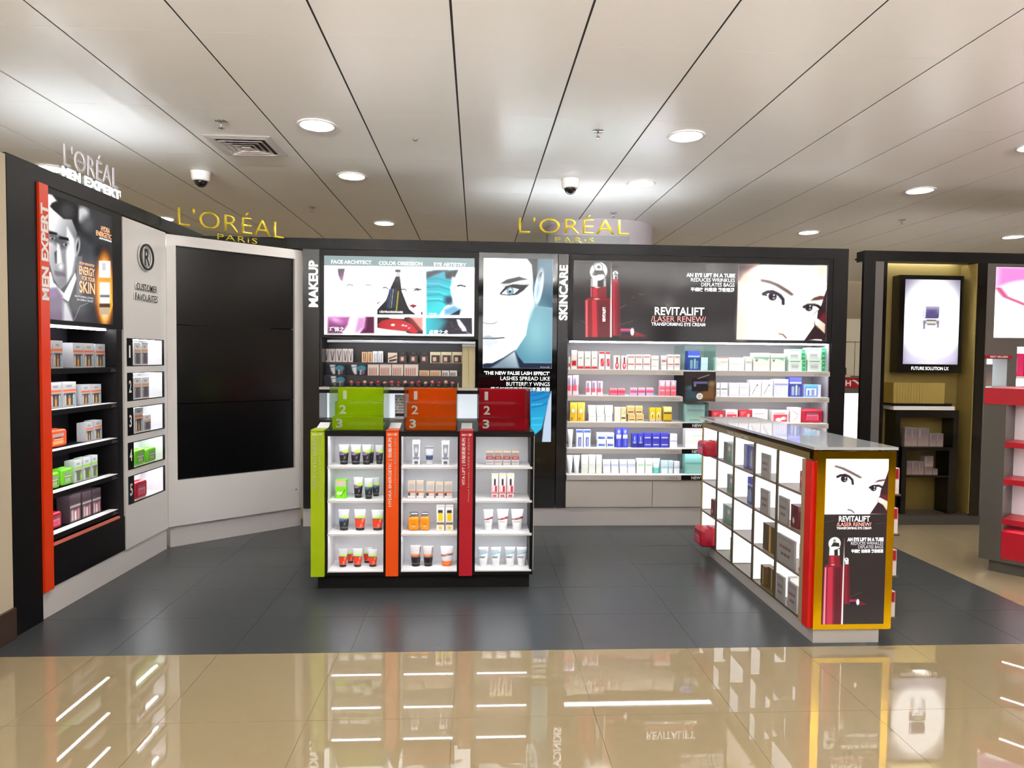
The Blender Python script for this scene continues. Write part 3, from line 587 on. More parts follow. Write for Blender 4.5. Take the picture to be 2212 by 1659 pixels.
# products: (shelf, design, x along the bay, width, height, lift or setback), metres
SKIN=[(1,'wr_square',.792,.017,.105,0), (1,'wr_square',.832,.049,.161,0), (1,'wr_band',.89,.049,.152,0), (1,'wr_band',.95,.049,.152,0), (1,'wr_band',1.008,.049,.153,0),
 (1,'wr_top',1.07,.047,.151,0), (1,'wr_top',1.122,.039,.15,0), (1,'wr_bottle',1.2,.052,.12,0), (1,'wr_bottle',1.263,.049,.119,0), (1,'w_redtext',1.326,.062,.074,0),
 (1,'w_redtext',1.325,.062,.051,.078), (1,'w_redtext',1.393,.06,.074,0), (1,'w_redtext',1.392,.06,.052,.078), (1,'w_redtext',1.46,.063,.075,0),
 (1,'w_redtext',1.459,.063,.053,.078), (1,'white_line',1.531,.064,.122,0), (1,'w_redtext',1.609,.042,.124,0), (1,'w_redtext',1.667,.051,.077,0),
 (1,'w_redtext',1.666,.051,.055,.078), (1,'w_redtext',1.724,.051,.078,0), (1,'w_redtext',1.723,.051,.055,.078), (2,'pink_clear',.799,.04,.168,0), (2,'pink_clear',.85,.05,.17,0),
 (2,'pink_clear',.962,.043,.121,0), (2,'pink_clear',1.011,.043,.122,0), (2,'pink_clear',1.061,.045,.122,0), (2,'pink_short',1.176,.063,.062,0),
 (2,'pink_short',1.244,.062,.062,0), (2,'pink_lilac',1.351,.06,.067,0), (2,'pink_lilac',1.42,.06,.068,0), (2,'pink_lilac',1.491,.062,.069,0), (2,'pink_tall',1.599,.047,.132,0),
 (2,'pink_tall',1.647,.04,.133,0), (2,'pink_tall',1.697,.046,.133,0), (3,'gold_box',.835,.063,.161,0), (3,'gold_box',.901,.061,.162,0), (3,'white_text',.999,.062,.067,0),
 (3,'white_text',1.07,.067,.067,0), (3,'white_text',1.139,.058,.067,0), (3,'white_text',.995,.064,.043,.094), (3,'white_text',1.064,.064,.043,.094),
 (3,'white_text',1.138,.07,.044,.094), (3,'cream_box',1.215,.051,.124,0), (3,'cream_gold',1.266,.043,.124,0), (3,'gold_light',1.339,.064,.064,0),
 (3,'gold_light',1.41,.064,.065,0), (3,'gold_light',1.329,.063,.046,.09), (3,'gold_light',1.399,.063,.046,.09), (3,'gold_twin',1.518,.049,.12,0), (3,'gold_twin',1.57,.048,.12,0),
 (3,'gold_jar',1.65,.07,.13,0), (4,'tube_white',.811,.049,.152,0), (4,'blue_white',.89,.057,.151,0), (4,'blue_white',.955,.058,.151,0), (4,'white_blue',1.082,.072,.061,0),
 (4,'white_blue',1.079,.075,.04,.085), (4,'white_blue',1.157,.064,.062,0), (4,'white_blue',1.153,.067,.041,.085), (4,'blue_tall',1.228,.052,.168,0),
 (4,'blue_tall',1.284,.05,.168,0), (4,'blue_mix',1.367,.049,.12,0), (4,'blue_mix',1.419,.046,.12,0), (4,'blue_flat',1.482,.067,.052,0), (4,'blue_flat',1.48,.067,.051,.072),
 (4,'blue_flat',1.554,.066,.052,0), (4,'blue_flat',1.553,.066,.051,.072), (4,'blue_flat',1.628,.071,.052,0), (4,'blue_flat',1.627,.071,.052,.072),
 (4,'white_line_blue',1.706,.062,.118,0), (5,'tube_white',.81,.054,.155,0), (5,'tube_white',.87,.054,.155,0), (5,'pale_green',.938,.058,.158,0),
 (5,'pale_green',1.001,.057,.159,0), (5,'pale_green',1.061,.049,.159,0), (5,'white_pale',1.13,.064,.054,0), (5,'pale_blue',1.127,.064,.038,.078),
 (5,'white_pale',1.2,.064,.054,0), (5,'pale_blue',1.197,.064,.039,.078), (5,'white_pale',1.274,.066,.054,0), (5,'pale_blue',1.271,.065,.039,.078),
 (5,'white_pale',1.345,.067,.055,0), (5,'pale_blue',1.342,.067,.039,.078), (5,'white_mint',1.423,.068,.127,0), (5,'white_mint',1.494,.062,.127,0),
 (5,'tube_teal',1.564,.067,.129,0), (5,'pale_aqua',1.633,.056,.111,0), (5,'pale_aqua',1.686,.041,.111,0), (5,'white_line_blue',1.739,.048,.105,0),
 (1,'white_redline',2.119,.102,.115,0), (1,'white_pale',2.245,.133,.114,0), (1,'white_mint',2.35,.061,.123,0), (1,'white_green',2.465,.145,.155,0),
 (1,'white_green',2.61,.124,.152,0), (1,'green_case',2.781,.154,.096,0), (1,'green_case',2.954,.162,.098,0), (1,'green_case',2.773,.159,.085,.105),
 (1,'green_case',2.948,.169,.1,.105), (2,'white_black',2.086,.033,.117,0), (2,'white_black',2.14,.062,.117,0), (2,'white_lilac',2.229,.085,.116,0),
 (2,'white_lilac',2.318,.082,.117,0), (2,'white_graph',2.417,.098,.143,0), (2,'white_graph',2.521,.098,.144,0), (2,'lilac_kit',2.644,.125,.152,0), (2,'blue_kit',2.77,.111,.17,0),
 (2,'bluewhite_kit',2.925,.147,.107,0), (3,'red_photo',2.091,.112,.096,0), (3,'white_redphoto',2.212,.104,.107,0), (3,'red_photo',2.332,.11,.104,0),
 (3,'white_text',2.462,.136,.112,0), (3,'white_redphoto',2.643,.146,.106,0), (3,'white_pink',2.778,.094,.131,0), (3,'red_bag',2.93,.19,.125,0)]
MAKE=[(1,'pencil_card',-1.272,.03,.112), (1,'pencil_card',-1.227,.053,.112), (1,'pencil_card',-1.17,.052,.113), (1,'pencil_card',-1.118,.043,.114),
 (1,'pencil_card',-1.071,.04,.114), (1,'tan_card',-.954,.043,.089), (1,'tan_card',-.908,.039,.09), (1,'white_card',-.864,.041,.096), (1,'white_card',-.817,.041,.097),
 (1,'photo_card',-.716,.078,.085), (1,'palette_dark',-.63,.08,.089), (1,'palette_dark',-.538,.08,.09), (1,'palette_dark',-.446,.083,.091), (1,'palette_beige',-.351,.089,.095),
 (1,'palette_beige',-.257,.088,.096), (1,'palette_beige',-.164,.084,.097), (2,'face_card',-1.187,.168,.09), (2,'face_card',-1.007,.172,.092), (2,'lip_card',-.868,.093,.094),
 (2,'lip_card',-.766,.096,.095), (2,'lip_card',-.664,.095,.096), (2,'lip_card',-.55,.118,.097), (2,'lip_card_tan',-.439,.084,.048), (2,'lip_card_tan',-.344,.093,.049),
 (2,'lip_card_white',-.259,.059,.048), (2,'lip_card_white',-.192,.06,.049), (3,'face_card',-1.162,.162,.09), (3,'lip_pink',-1.042,.045,.053), (3,'lip_red',-.986,.045,.045),
 (3,'lip_skin',-.93,.045,.054), (3,'lip_pink',-.874,.045,.046), (3,'lip_red',-.818,.045,.055), (3,'lip_skin',-.762,.045,.047), (3,'lip_pink',-.706,.045,.056),
 (3,'lip_red',-.649,.045,.048), (3,'lip_skin',-.593,.045,.057), (3,'lip_pink',-.536,.045,.049), (3,'lip_red',-.48,.045,.058), (3,'lip_skin',-.423,.045,.05),
 (3,'lip_pink',-.367,.045,.059), (3,'lip_red',-.31,.045,.051), (3,'lip_skin',-.253,.045,.06), (3,'lip_pink',-.196,.045,.052)]
MEN=[(1,'men_kit',.198,.049,.153), (1,'men_kit',.269,.085,.155), (1,'men_kit',.451,.096,.146), (1,'men_kit',.555,.101,.146), (1,'men_kit',.672,.1,.144),
 (2,'men_kit',.182,.013,.143), (2,'men_kit',.246,.103,.143), (2,'men_kit',.366,.121,.143), (2,'men_kit',.521,.092,.121), (2,'men_kit',.624,.101,.119),
 (3,'orange_bag',.263,.167,.109), (3,'men_kit',.548,.071,.113), (3,'men_kit',.638,.081,.119), (4,'green_bag',.228,.091,.101), (4,'green_bag',.341,.103,.108),
 (4,'green_kit',.437,.076,.13), (4,'green_kit',.521,.076,.134), (4,'green_kit',.597,.062,.136), (5,'red_bag',.236,.101,.1), (5,'dark_kit',.405,.102,.159),
 (5,'dark_kit',.515,.092,.155), (5,'dark_kit',.613,.089,.152)]
NICHE=[(1,'men_slim',.998,.085,.149), (1,'men_slim',1.091,.08,.151), (2,'men_slim',.992,.091,.145), (2,'men_slim',1.096,.093,.144), (3,'men_kit',1.006,.102,.166),
 (3,'men_slim',1.114,.096,.109), (4,'green_bag',1.024,.135,.114), (4,'green_bag',1.173,.126,.104), (5,'red_bag',1.034,.157,.124)]
ISLE=[(1,'tube_purple',-.809,.069,.122,0), (1,'tube_purple',-.737,.071,.122,0), (1,'tube_purple',-.67,.061,.122,0), (1,'tube_purple',-.594,.054,.118,.02),
 (1,'tube_purple',-.65,.039,.116,.06), (2,'bag_green',-.822,.069,.112,0), (2,'tube_purple',-.721,.065,.126,0), (2,'tube_blue',-.652,.059,.126,-.03),
 (2,'tube_blue',-.619,.054,.117,.05), (3,'tube_blue',-.809,.075,.128,0), (3,'tube_red',-.71,.079,.128,0), (3,'tube_red',-.603,.079,.124,0), (4,'tube_red',-.814,.063,.11,0),
 (4,'tube_red',-.781,.051,.095,.08), (4,'tube_red',-.724,.066,.111,0), (4,'tube_red',-.675,.064,.096,.08), (4,'tube_red',-.631,.065,.107,0),
 (1,'silver_tubebox',-.364,.049,.153,0), (1,'tube_navy',-.284,.056,.111,0), (1,'silver_tubebox',-.184,.05,.15,0), (2,'silver_orange',-.39,.051,.106,0),
 (2,'silver_orange',-.339,.048,.106,0), (2,'silver_orange',-.276,.054,.098,0), (2,'silver_orange',-.219,.05,.098,0), (2,'silver_orange',-.165,.053,.098,0),
 (3,'bottle_orange',-.378,.071,.111,0), (3,'bottle_orange',-.309,.059,.111,0), (3,'serum_yellow',-.212,.051,.157,0), (3,'serum_yellow',-.157,.05,.156,0),
 (4,'tube_black',-.365,.076,.129,0), (4,'tube_black',-.288,.072,.125,0), (4,'tube_orange',-.172,.09,.122,0), (1,'vita_box',.091,.051,.087,0), (1,'vita_box',.142,.049,.088,0),
 (1,'vita_box',.196,.05,.088,0), (1,'vita_box',.249,.05,.088,0), (2,'serum_red',.123,.044,.153,0), (2,'serum_red',.171,.047,.153,0), (2,'serum_red',.221,.048,.153,0),
 (3,'tube_whitered',.085,.065,.128,0), (3,'tube_whitered',.175,.078,.128,0), (3,'tube_whitered',.267,.086,.128,0), (4,'tube_whiteblue',.056,.068,.117,0),
 (4,'tube_whiteblue',.135,.068,.116,0), (4,'tube_whiteblue',.224,.072,.116,0), (4,'tube_whiteblue',.297,.071,.115,0)]
LUX=[(1,'grey_carton',3.917,.065,.174,.673), (1,'grey_carton',3.978,.065,.17,.673), (1,'grey_carton',4.063,.113,.166,.673), (1,'grey_carton',4.152,.07,.118,.674),
 (1,'grey_carton',4.219,.07,.118,.674), (2,'grey_carton',3.926,.07,.126,.408), (2,'grey_carton',3.992,.068,.126,.408), (2,'grey_carton',4.052,.056,.122,.408),
 (2,'grey_carton',4.121,.08,.077,.408), (2,'grey_carton',4.123,.088,.094,.486), (2,'grey_carton',4.186,.05,.055,.408)]
# ------------------------------------------------------------------ left-hand cabinet (faces right), niche panel, screen wall
FL_ = ((-2.282, 3.612), math.radians(88.21))      # front line of the left cabinet
FV_ = ((-2.24, 4.954), math.radians(39.34))       # front line of the screen wall
FB_ = ((0., 5.57), 0.)                            # front line of the back bays
def frame(name, label, cat, fr, group=None): return thing(name, label, cat, (*fr[0], 0), fr[1], group)
GREYI = mat('grey_inner_wall', (150, 146, 150), .4)

# skin-tone helpers for the printed faces
def art_men():
    a = Art(120, 220, ((93.7, 419), (244, 462), (245, 702), (98, 688.6)), (34, 34, 38)).view(0, 300, 3.95)
    a.poly([(620, 500), (960, 600), (960, 900), (800, 900), (700, 760)], (58, 58, 62), 40)
    a.ell(690, 640, 60, 70, (196, 196, 200), 20, .5); a.ell(740, 720, 50, 60, (90, 90, 94), 30)
    a.poly([(660, 800), (800, 900), (820, 1250), (640, 1300)], (70, 72, 78), 30)
    a.poly([(370, 470), (500, 480), (660, 580), (660, 760), (600, 820), (520, 680), (430, 620), (370, 560)], (26, 26, 28), 10)      # hair
    a.ell(560, 620, 60, 70, (62, 62, 64), 25)
    a.poly([(372, 480), (430, 490), (470, 540), (430, 560), (390, 620)], (226, 226, 230), 8)                                         # grey temple light
    a.poly([(380, 560), (440, 620), (530, 690), (600, 690), (645, 800), (650, 1000), (630, 1130), (560, 1240), (500, 1290), (440, 1200), (400, 1050), (385, 850)], ((228, 228, 230), (120, 120, 124), (400, 800), (640, 900)), 5)
    a.poly([(560, 760), (620, 860), (630, 1000), (600, 1150), (560, 1220), (550, 1000)], (240, 240, 244), 14)
    a.poly([(400, 800), (470, 830), (560, 870), (570, 900), (540, 940), (500, 950), (440, 890), (402, 880)], (96, 96, 100), 22)       # eyes in shadow
    a.ell(432, 858, 20, 10, (200, 200, 206), 4); a.ell(432, 860, 9, 9, (14, 14, 16), 2); a.ell(545, 908, 22, 11, (190, 190, 196), 4); a.ell(548, 908, 10, 10, (14, 14, 16), 2)
    a.poly([(402, 800), (470, 812), (474, 830), (402, 822)], (18, 18, 20), 5); a.poly([(490, 838), (570, 850), (575, 874), (490, 862)], (18, 18, 20), 5)
    a.poly([(472, 900), (492, 910), (512, 1060), (470, 1074)], (240, 240, 244), 12); a.poly([(448, 980), (468, 960), (470, 1070), (455, 1070)], (70, 70, 74), 6)
    a.ell(505, 1095, 20, 26, (222, 222, 226), 16); a.poly([(448, 1130), (540, 1150), (546, 1180), (500, 1186), (452, 1166)], (92, 74, 92), 8); a.ell(506, 1186, 18, 9, (150, 132, 150), 8)
    a.ell(648, 920, 24, 80, (196, 196, 200), 6, .12); a.ell(650, 920, 9, 46, (50, 50, 54), 5, .12)
    a.poly([(378, 1120), (420, 1150), (440, 1230), (530, 1320), (628, 1140), (640, 1200), (570, 1390), (520, 1360), (480, 1420), (400, 1300), (380, 1280)], (244, 244, 248), 5)   # collar
    a.poly([(385, 1290), (470, 1270), (520, 1340), (540, 1560), (385, 1540)], (118, 100, 124), 16); a.ell(430, 1320, 40, 40, (140, 110, 160), 20)
    a.poly([(520, 1380), (560, 1400), (620, 1560), (520, 1560)], (196, 196, 200), 16)
    a.poly([(590, 1360), (640, 1200), (820, 1300), (830, 1600), (620, 1580)], (52, 52, 56), 12); a.line([(620, 1540), (670, 1430), (740, 1400)], 8, (130, 130, 134))
    a.ell(893, 1285, 84, 305, (250, 110, 16), 22); a.ell(893, 1285, 66, 280, (255, 190, 60), 16); a.ell(893, 1300, 52, 250, (255, 226, 170), 10)
    a.rect(842, 946, 1035, 1180, (255, 255, 255), 6); a.rect(868, 906, 1050, 1120, (200, 196, 200), 4); a.rect(840, 946, 1180, 1218, (244, 170, 60), 4)
    a.rect(848, 938, 1225, 1400, (222, 220, 220), 5); a.rect(850, 936, 1330, 1350, (120, 116, 120), 4); a.rect(842, 940, 1405, 1438, (80, 56, 40), 4); a.rect(846, 938, 1440, 1500, (206, 180, 150), 5)
    a.line([(950, 1330), (960, 1420), (940, 1480)], 8, (255, 220, 40)); a.rect(640, 690, 1000, 1330, (150, 150, 154), 6, .6)
    return a

cab = frame('display_cabinet', 'tall black cabinet with orange edge strip and lit portrait poster, facing right', 'cabinet', FL_)
B(cab, 'end_post', BLACK, -.213, -.002, 0, .5, 0, 2.395)
B(cab, 'top_beam', BLACK, -.002, 1.95, 0, .12, 2.309, 2.395)
B(cab, 'top_panel', BLACKM, 0, 1.345, .12, .5, 2.3, 2.32)
B(cab, 'back_panel', mat('dark_back_panel', (52, 48, 56), .45), .07, .79, .32, .34, .15, 2.309)
B(cab, 'inner_wall', GREYI, .045, .07, .035, .32, .15, 1.575)
B(cab, 'inner_wall', BLACK, .73, .79, .012, .32, .15, 1.575)
B(cab, 'plinth', PLINTH, -.001, 1.343, .012, .4, 0, .15)
B(cab, 'base_panel', BLACK, .07, .79, .006, .02, .152, .372)
B(cab, 'accent_strip', mat('salmon_strip', (226, 120, 104), .4), .07, .728, .002, .02, .374, .388)
p = B(cab, 'edge_strip', ORANGE, 0, .07, -.012, .03, .15, 2.308); p['label'] = 'orange edge strip'
text(cab, 'lettering', 'MEN EXPERT', .008, .064, 1.70, 2.205, -.0135, WPRINT, 90, .045)
lb = B(cab, 'light_box', BLACK, .07, .79, .006, .2, 1.578, 2.309)
art_men().build(cab, 'poster', .072, .682, 1.603, 2.274, .0045, PRLIT, glow=1.2)['label'] = 'backlit black and white portrait poster with orange bottle'
for s_, x0, x1, z0, z1, m_ in (('ENERGY', .348, .494, 1.876, 1.925, LITO), ('FOR YOUR', .374, .497, 1.845, 1.87, LITO), ('SKIN', .347, .495, 1.772, 1.84, LITO), ('STOP NON-STOP', .35, .493, 1.934, 1.948, LITO),
                               ('HYDRA', .565, .655, 2.162, 2.194, LITO), ('ENERGETIC', .515, .672, 2.128, 2.158, LITO), ('ANTI-FATIGUE', .545, .672, 2.112, 2.123, LITW), ('MOISTURISING LOTION', .305, .477, 1.742, 1.754, LITG), ('24H ENERGY BOOST', .32, .477, 1.724, 1.736, LITG)):
    text(cab, 'lettering', s_, x0, x1, z0, z1, .003, m_, 0, .015)
B(cab, 'light_bar', LEDM, .075, .70, .06, .09, 1.566, 1.574)
ZL = {1: 1.337, 2: 1.113, 3: .889, 4: .659, 5: .432}
for i, z in ZL.items():
    sh = B(cab, 'shelf', BLACK if i == 1 else BLACKM, .07, .73, .012, .32, z - .03, z - .002)
    sub(sh, 'shelf_top', WHITE if i > 1 else BLACKM, .072, .728, .014, .07, z - .002, z)
    text(cab, 'badge', "L'ORÉAL\nMEN EXPERT", .665, .722, z - .026, z - .006, .0105, INKG, 0, .01)
    if i < 5: B(cab, 'light_bar', LEDM, .08, .66, .04, .058, z - .0312, z - .0302)
row_put(MEN, FL_, .08, ZL, {i: '%s shelf of left cabinet' % n for i, n in zip(ZL, ('top', 'second', 'third', 'fourth', 'bottom'))}, 'boxes in the left cabinet')

fav = frame('niche_panel', 'grey glossy panel with round logo and five numbered lit niches', 'panel', FL_)
NZ = [(1.343, 1.525), (1.115, 1.30), (.889, 1.072), (.665, .843), (.437, .622)]
holed(fav, 'panel', WHITEG, .792, 1.343, .152, 2.297, .0, .03, [(.822, 1.302, a, b) for a, b in NZ])
for i, (z0, z1) in enumerate(NZ):
    holed(fav, 'niche_frame', BLACK, .822, 1.302, z0, z1, -.002, .012, [(.89, 1.297, z0 + .005, z1 - .005)])
    nf = B(fav, 'niche_liner', WHITE, .886, 1.302, .17, .18, z0, z1)
    sub(nf, 'niche_floor', WHITE, .886, 1.302, .012, .17, z0, z0 + .004); sub(nf, 'niche_side', WHITE, 1.297, 1.302, .012, .17, z0 + .004, z1)
    sub(nf, 'niche_side', WHITE, .885, .89, .012, .17, z0 + .004, z1); sub(nf, 'niche_roof', WHITE, .89, 1.297, .012, .17, z1 - .004, z1)
    sub(nf, 'light_bar', LEDM, .92, 1.27, .05, .065, z1 - .009, z1 - .004)
    text(fav, 'number', str(i + 1), *((.843, .861) if i == 0 else (.838, .868)), z0 + .055, z0 + .135, -.0032, WPRINT, 0, .02)
# round logo
def annulus(parent, name, cx, cz, r0, r1, y, m, n=40):
    V = []; Fc = []
    for i in range(n):
        a_ = 2 * PI * i / n
        for r in (r0, r1): V.append((r * math.cos(a_), 0, r * math.sin(a_)))
        for r in (r0, r1): V.append((r * math.cos(a_), .006, r * math.sin(a_)))
    for i in range(n):
        a_, b_ = i * 4, ((i + 1) % n) * 4
        Fc += [(a_, b_, b_ + 1, a_ + 1), (a_ + 1, b_ + 1, b_ + 3, a_ + 3), (a_ + 2, a_ + 3, b_ + 3, b_ + 2), (a_, a_ + 2, b_ + 2, b_)]
    return obj(name, mesh(name, V, Fc, m), parent, (cx, y, cz))
WOOD = mat('white_letter', (244, 242, 240), .4)
annulus(fav, 'logo_ring', 1.05, 2.079, .072, .093, -.014, WOOD); annulus(fav, 'logo_ring', 1.052, 2.079, .075, .089, -.0205, INK)
text(fav, 'logo_letter', 'R', 1.012, 1.092, 2.015, 2.14, -.012, WOOD, 0, .05, depth=.004); text(fav, 'logo_letter', 'R', 1.018, 1.088, 2.021, 2.134, -.018, INK, 0, .02)
for s_, x0, x1, z in (('CUSTOMER', .93, 1.20, 1.85), ('FAVOURITES', .915, 1.205, 1.782)):
    text(fav, 'lettering', s_, x0 - .006, x1 - .006, z, z + .045, -.004, WOOD, 0, .03, depth=.004); text(fav, 'lettering', s_, x0, x1, z, z + .045, -.0086, INK, 0, .012)
row_put(NICHE, FL_, .025, {i + 1: a + .004 for i, (a, b) in enumerate(NZ)}, {i + 1: 'the %s lit niche' % n for i, n in enumerate(('top', 'second', 'third', 'fourth', 'bottom'))}, 'boxes in the numbered niches')

vw = frame('screen_wall', 'white framed wall of three stacked black screens, set across the corner', 'screen', FV_)
holed(vw, 'surround', WHITEG, .002, 1.038, .157, 2.29, .0, .1, [(.067, .97, .494, 2.215)])
for z0, z1 in ((.494, 1.056), (1.06, 1.638), (1.642, 2.215)):
    B(vw, 'screen', SCREEN, .067, .97, .03, .07, z0 + .001, z1 - .001)
B(vw, 'plinth', PLINTH, .02, 1.03, .025, .3, 0, .155)
obj('sensor', lathe('sensor', [(.006, 0), (.006, .003)], INK, 12), vw, (.98, -.002, .314))
# paler strip imitating a reflection line along the seam of the two upper screens
B(vw, 'seam_glint', CHAR, .18, .78, .0285, .0315, 1.6385, 1.6415)
B(vw, 'backing', BLACKM, .067, .97, .071, .08, .494, 2.215)

# clear signs with lettering standing on the bays
def gold_sign(label, fr, x0, x1, zb, cap, y, px0, px1, pz0, pz1, z0, xr):
    t = frame('acrylic_sign', label, 'sign', fr)
    B(t, 'plate', ACRY, x0 - .005, xr, y, y + .006, z0, zb - .01)
    text(t, 'lettering', "L'ORÉAL", x0, x1, zb, zb + cap * 1.27, y - .004, GOLDL, 0, -.008, depth=.005, spacing=1.05)
    text(t, 'lettering', 'PARiS', px0, px1, pz0, pz1, y - .003, GOLDL, 0, -.004, depth=.003, spacing=1.2)
    return t
gold_sign("clear sign with gold lettering on the screen wall top", FV_, .087, .883, 2.367, .13, .02, .365, .668, 2.30, 2.343, 2.2915, .90)
gold_sign("clear sign with gold lettering on the back bays beside the round column", FB_, .352, 1.302, 2.49, .127, .135, .661, 1.0, 2.412, 2.461, 2.32, 1.31)
ms = frame('acrylic_sign', 'clear sign with white lettering on the left black cabinet', 'sign', FL_)
PEARL = mat('pearl_letter', (222, 216, 226), .3)
B(ms, 'plate', ACRY, .24, .83, .03, .038, 2.3965, 2.466)
text(ms, 'lettering', "L'ORÉAL", .26, .79, 2.468, 2.62, .027, PEARL, 0, -.004, depth=.006)
text(ms, 'lettering', 'MEN', .245, .405, 2.405, 2.46, .026, LITWH, 0, .03, depth=.004); text(ms, 'lettering', 'EXPERT', .445, .815, 2.405, 2.46, .026, LITWH, 0, .03, depth=.004)
text(ms, 'lettering', 'PARIS', .375, .455, 2.515, 2.533, .02, PEARL, 0, 0)

# tubes lying on top of the bays that wash the ceiling
def tube(name, label, x0, x1, y, z, fr):
    t = frame(name, label, 'light', fr)
    B(t, 'tray', WHITE, x0 - .03, x1 + .03, y - .03, y + .03, z, z + .012)
    me = lathe('lamp_tube', [(.013, x0), (.013, x1)], TUBEM, 12); o = obj('lamp_tube', me, t, (0, y, z + .028)); o.rotation_euler = (0, PI / 2, 0)
tube('fluorescent_fitting', 'fluorescent fitting lying on top of the left cabinet', .25, 1.25, .17, 2.323, FL_)
tube('fluorescent_fitting', 'fluorescent fitting lying on top of the back bays', .2, 1.75, .30, 2.321, FB_)
# ------------------------------------------------------------------ back bays
def face_eye(a, cx, cy, r, dark=(46, 24, 50)):
    a.ell(cx, cy, r * 1.02, r, dark); a.ell(cx, cy, r * .6, r * .6, (16, 8, 16)); a.ell(cx + r * .35, cy - r * .35, r * .2, r * .2, (255, 255, 255)); a.ell(cx + r * .3, cy + r * .4, r * .26, r * .16, (230, 220, 230))
def art_makeup():
    a = Art(250, 132, ((700, 551), (1026, 559), (1023, 728), (700, 723)), (255, 255, 255)).view(660, 500, 4.608)
    a.poly([(180, 230), (1700, 258), (1700, 362), (180, 336)], ((118, 144, 146), (134, 160, 160), (180, 300), (1690, 300)))
    # left: pale face
    a.poly([(320, 368), (392, 368), (370, 500), (345, 480), (325, 430)], ((60, 34, 60), (200, 150, 190), (340, 380), (360, 500)), 5)
    a.line([(395, 495), (430, 500), (470, 520)], 7, (150, 140, 140), 4, .6); a.line([(410, 536), (440, 526), (472, 538)], 8, (60, 52, 56), 3); a.line([(600, 534), (630, 530), (658, 542)], 7, (80, 72, 76), 3)
    a.line([(490, 712), (530, 718), (570, 714)], 8, (244, 196, 196), 5); a.line([(600, 500), (640, 494)], 5, (220, 210, 210), 4)
    # lower left: magenta powder
    a.poly([(220, 852), (683, 852), (683, 1016), (220, 1016)], (255, 255, 255))
    a.poly([(220, 852), (440, 852), (420, 930), (360, 1016), (220, 1016)], ((190, 90, 170), (92, 22, 70), (260, 870), (240, 1000)), 14); a.ell(300, 880, 60, 26, (236, 170, 226), 20, .4)
    a.poly([(598, 852), (683, 852), (683, 1016), (540, 1016), (580, 960)], (96, 22, 66), 8); a.poly([(520, 852), (600, 852), (590, 960), (520, 1016), (480, 1016)], (226, 160, 214), 24)
    # middle: black fan of hair and brushes, red lips
    a.poly([(712, 830), (716, 780), (800, 690), (850, 560), (905, 440), (940, 440), (960, 600), (1010, 730), (1060, 830)], (16, 14, 22), 3)
    for x0, c in ((815, (60, 90, 150)), (835, (90, 130, 190)), (855, (190, 200, 210)), (880, (70, 90, 130))): a.line([(x0 + 20, 575), (x0, 760)], 7, c, 3)
    a.line([(925, 600), (905, 790)], 12, (206, 200, 60), 5); a.rect(905, 945, 400, 450, (190, 190, 196), 5); a.rect(895, 950, 380, 405, (30, 28, 34), 3)
    for x0, x1, y in ((775, 880, 388), (1015, 1165, 392)): a.line([(x0, y), (x1, y)], 9, (190, 184, 184), 5, .8)
    a.line([(775, 562), (800, 558), (820, 572)], 10, (70, 60, 64), 4); a.line([(960, 580), (985, 576), (1008, 592)], 10, (60, 50, 54), 4); a.line([(1068, 572), (1110, 566)], 6, (120, 110, 110), 4)
    a.line([(1085, 590), (1110, 574), (1150, 582)], 12, (50, 36, 40), 4); a.ell(1118, 586, 12, 9, (60, 40, 44), 2)
    a.poly([(1030, 740), (1070, 728), (1112, 740), (1075, 768)], (150, 24, 50), 3); a.line([(714, 718), (736, 706)], 10, (170, 60, 80), 4)
    a.poly([(1010, 760), (1060, 800), (1100, 830), (1060, 832), (1000, 800)], (16, 14, 22), 3); a.rect(1150, 1166, 806, 832, (40, 30, 34), 3)
    a.poly([(714, 858), (1168, 858), (1168, 1024), (714, 1024)], (252, 246, 244))
    a.poly([(714, 858), (1040, 858), (1168, 1000), (1168, 1024), (1040, 1020), (950, 1000), (714, 960)], (40, 12, 18), 5)
    a.poly([(716, 930), (760, 890), (860, 872), (960, 884), (1050, 920), (1120, 1000), (1090, 1024), (1000, 990), (860, 986), (740, 966)], ((196, 14, 26), (226, 20, 34), (740, 900), (1080, 960)), 5)
    a.poly([(1040, 858), (1168, 858), (1168, 990), (1100, 930)], (236, 160, 150), 14); a.poly([(1010, 870), (1060, 870), (1168, 1000), (1120, 990)], (150, 20, 30), 8)
    for x, y, r in ((870, 934, 20), (970, 938, 14), (1000, 944, 12), (1030, 966, 10)): a.ell(x, y, r, r * .6, (255, 236, 236), 5)
    a.poly([(820, 850), (995, 850), (980, 874), (840, 868)], (250, 248, 250), 4); a.poly([(730, 972), (1000, 996), (1010, 1024), (730, 1024)], (244, 236, 220), 8)
    # right: turquoise feathers and an eye
    a.poly([(1206, 400), (1300, 388), (1520, 388), (1500, 430), (1440, 560), (1460, 700), (1380, 760), (1330, 836), (1206, 836)], ((0, 160, 190), (60, 230, 240), (1220, 420), (1400, 700)), 8)
    a.poly([(1206, 410), (1290, 390), (1420, 388), (1300, 430), (1206, 470)], (10, 30, 50), 10); a.poly([(1390, 400), (1520, 388), (1480, 480), (1400, 470)], (20, 24, 36), 10)
    for y in (480, 560, 640, 700): a.line([(1210, y), (1320, y - 10), (1440, y + 26)], 8, (10, 120, 150), 6, .7)
    for y in (520, 600, 670): a.line([(1220, y), (1340, y + 4), (1430, y + 40)], 9, (150, 255, 255), 7, .7)
    a.ell(1430, 690, 46, 40, (40, 60, 90), 22); a.poly([(1380, 780), (1480, 740), (1560, 790), (1530, 836), (1380, 836)], (120, 190, 230), 20); a.poly([(1440, 836), (1540, 780), (1530, 836)], (20, 24, 30), 5)
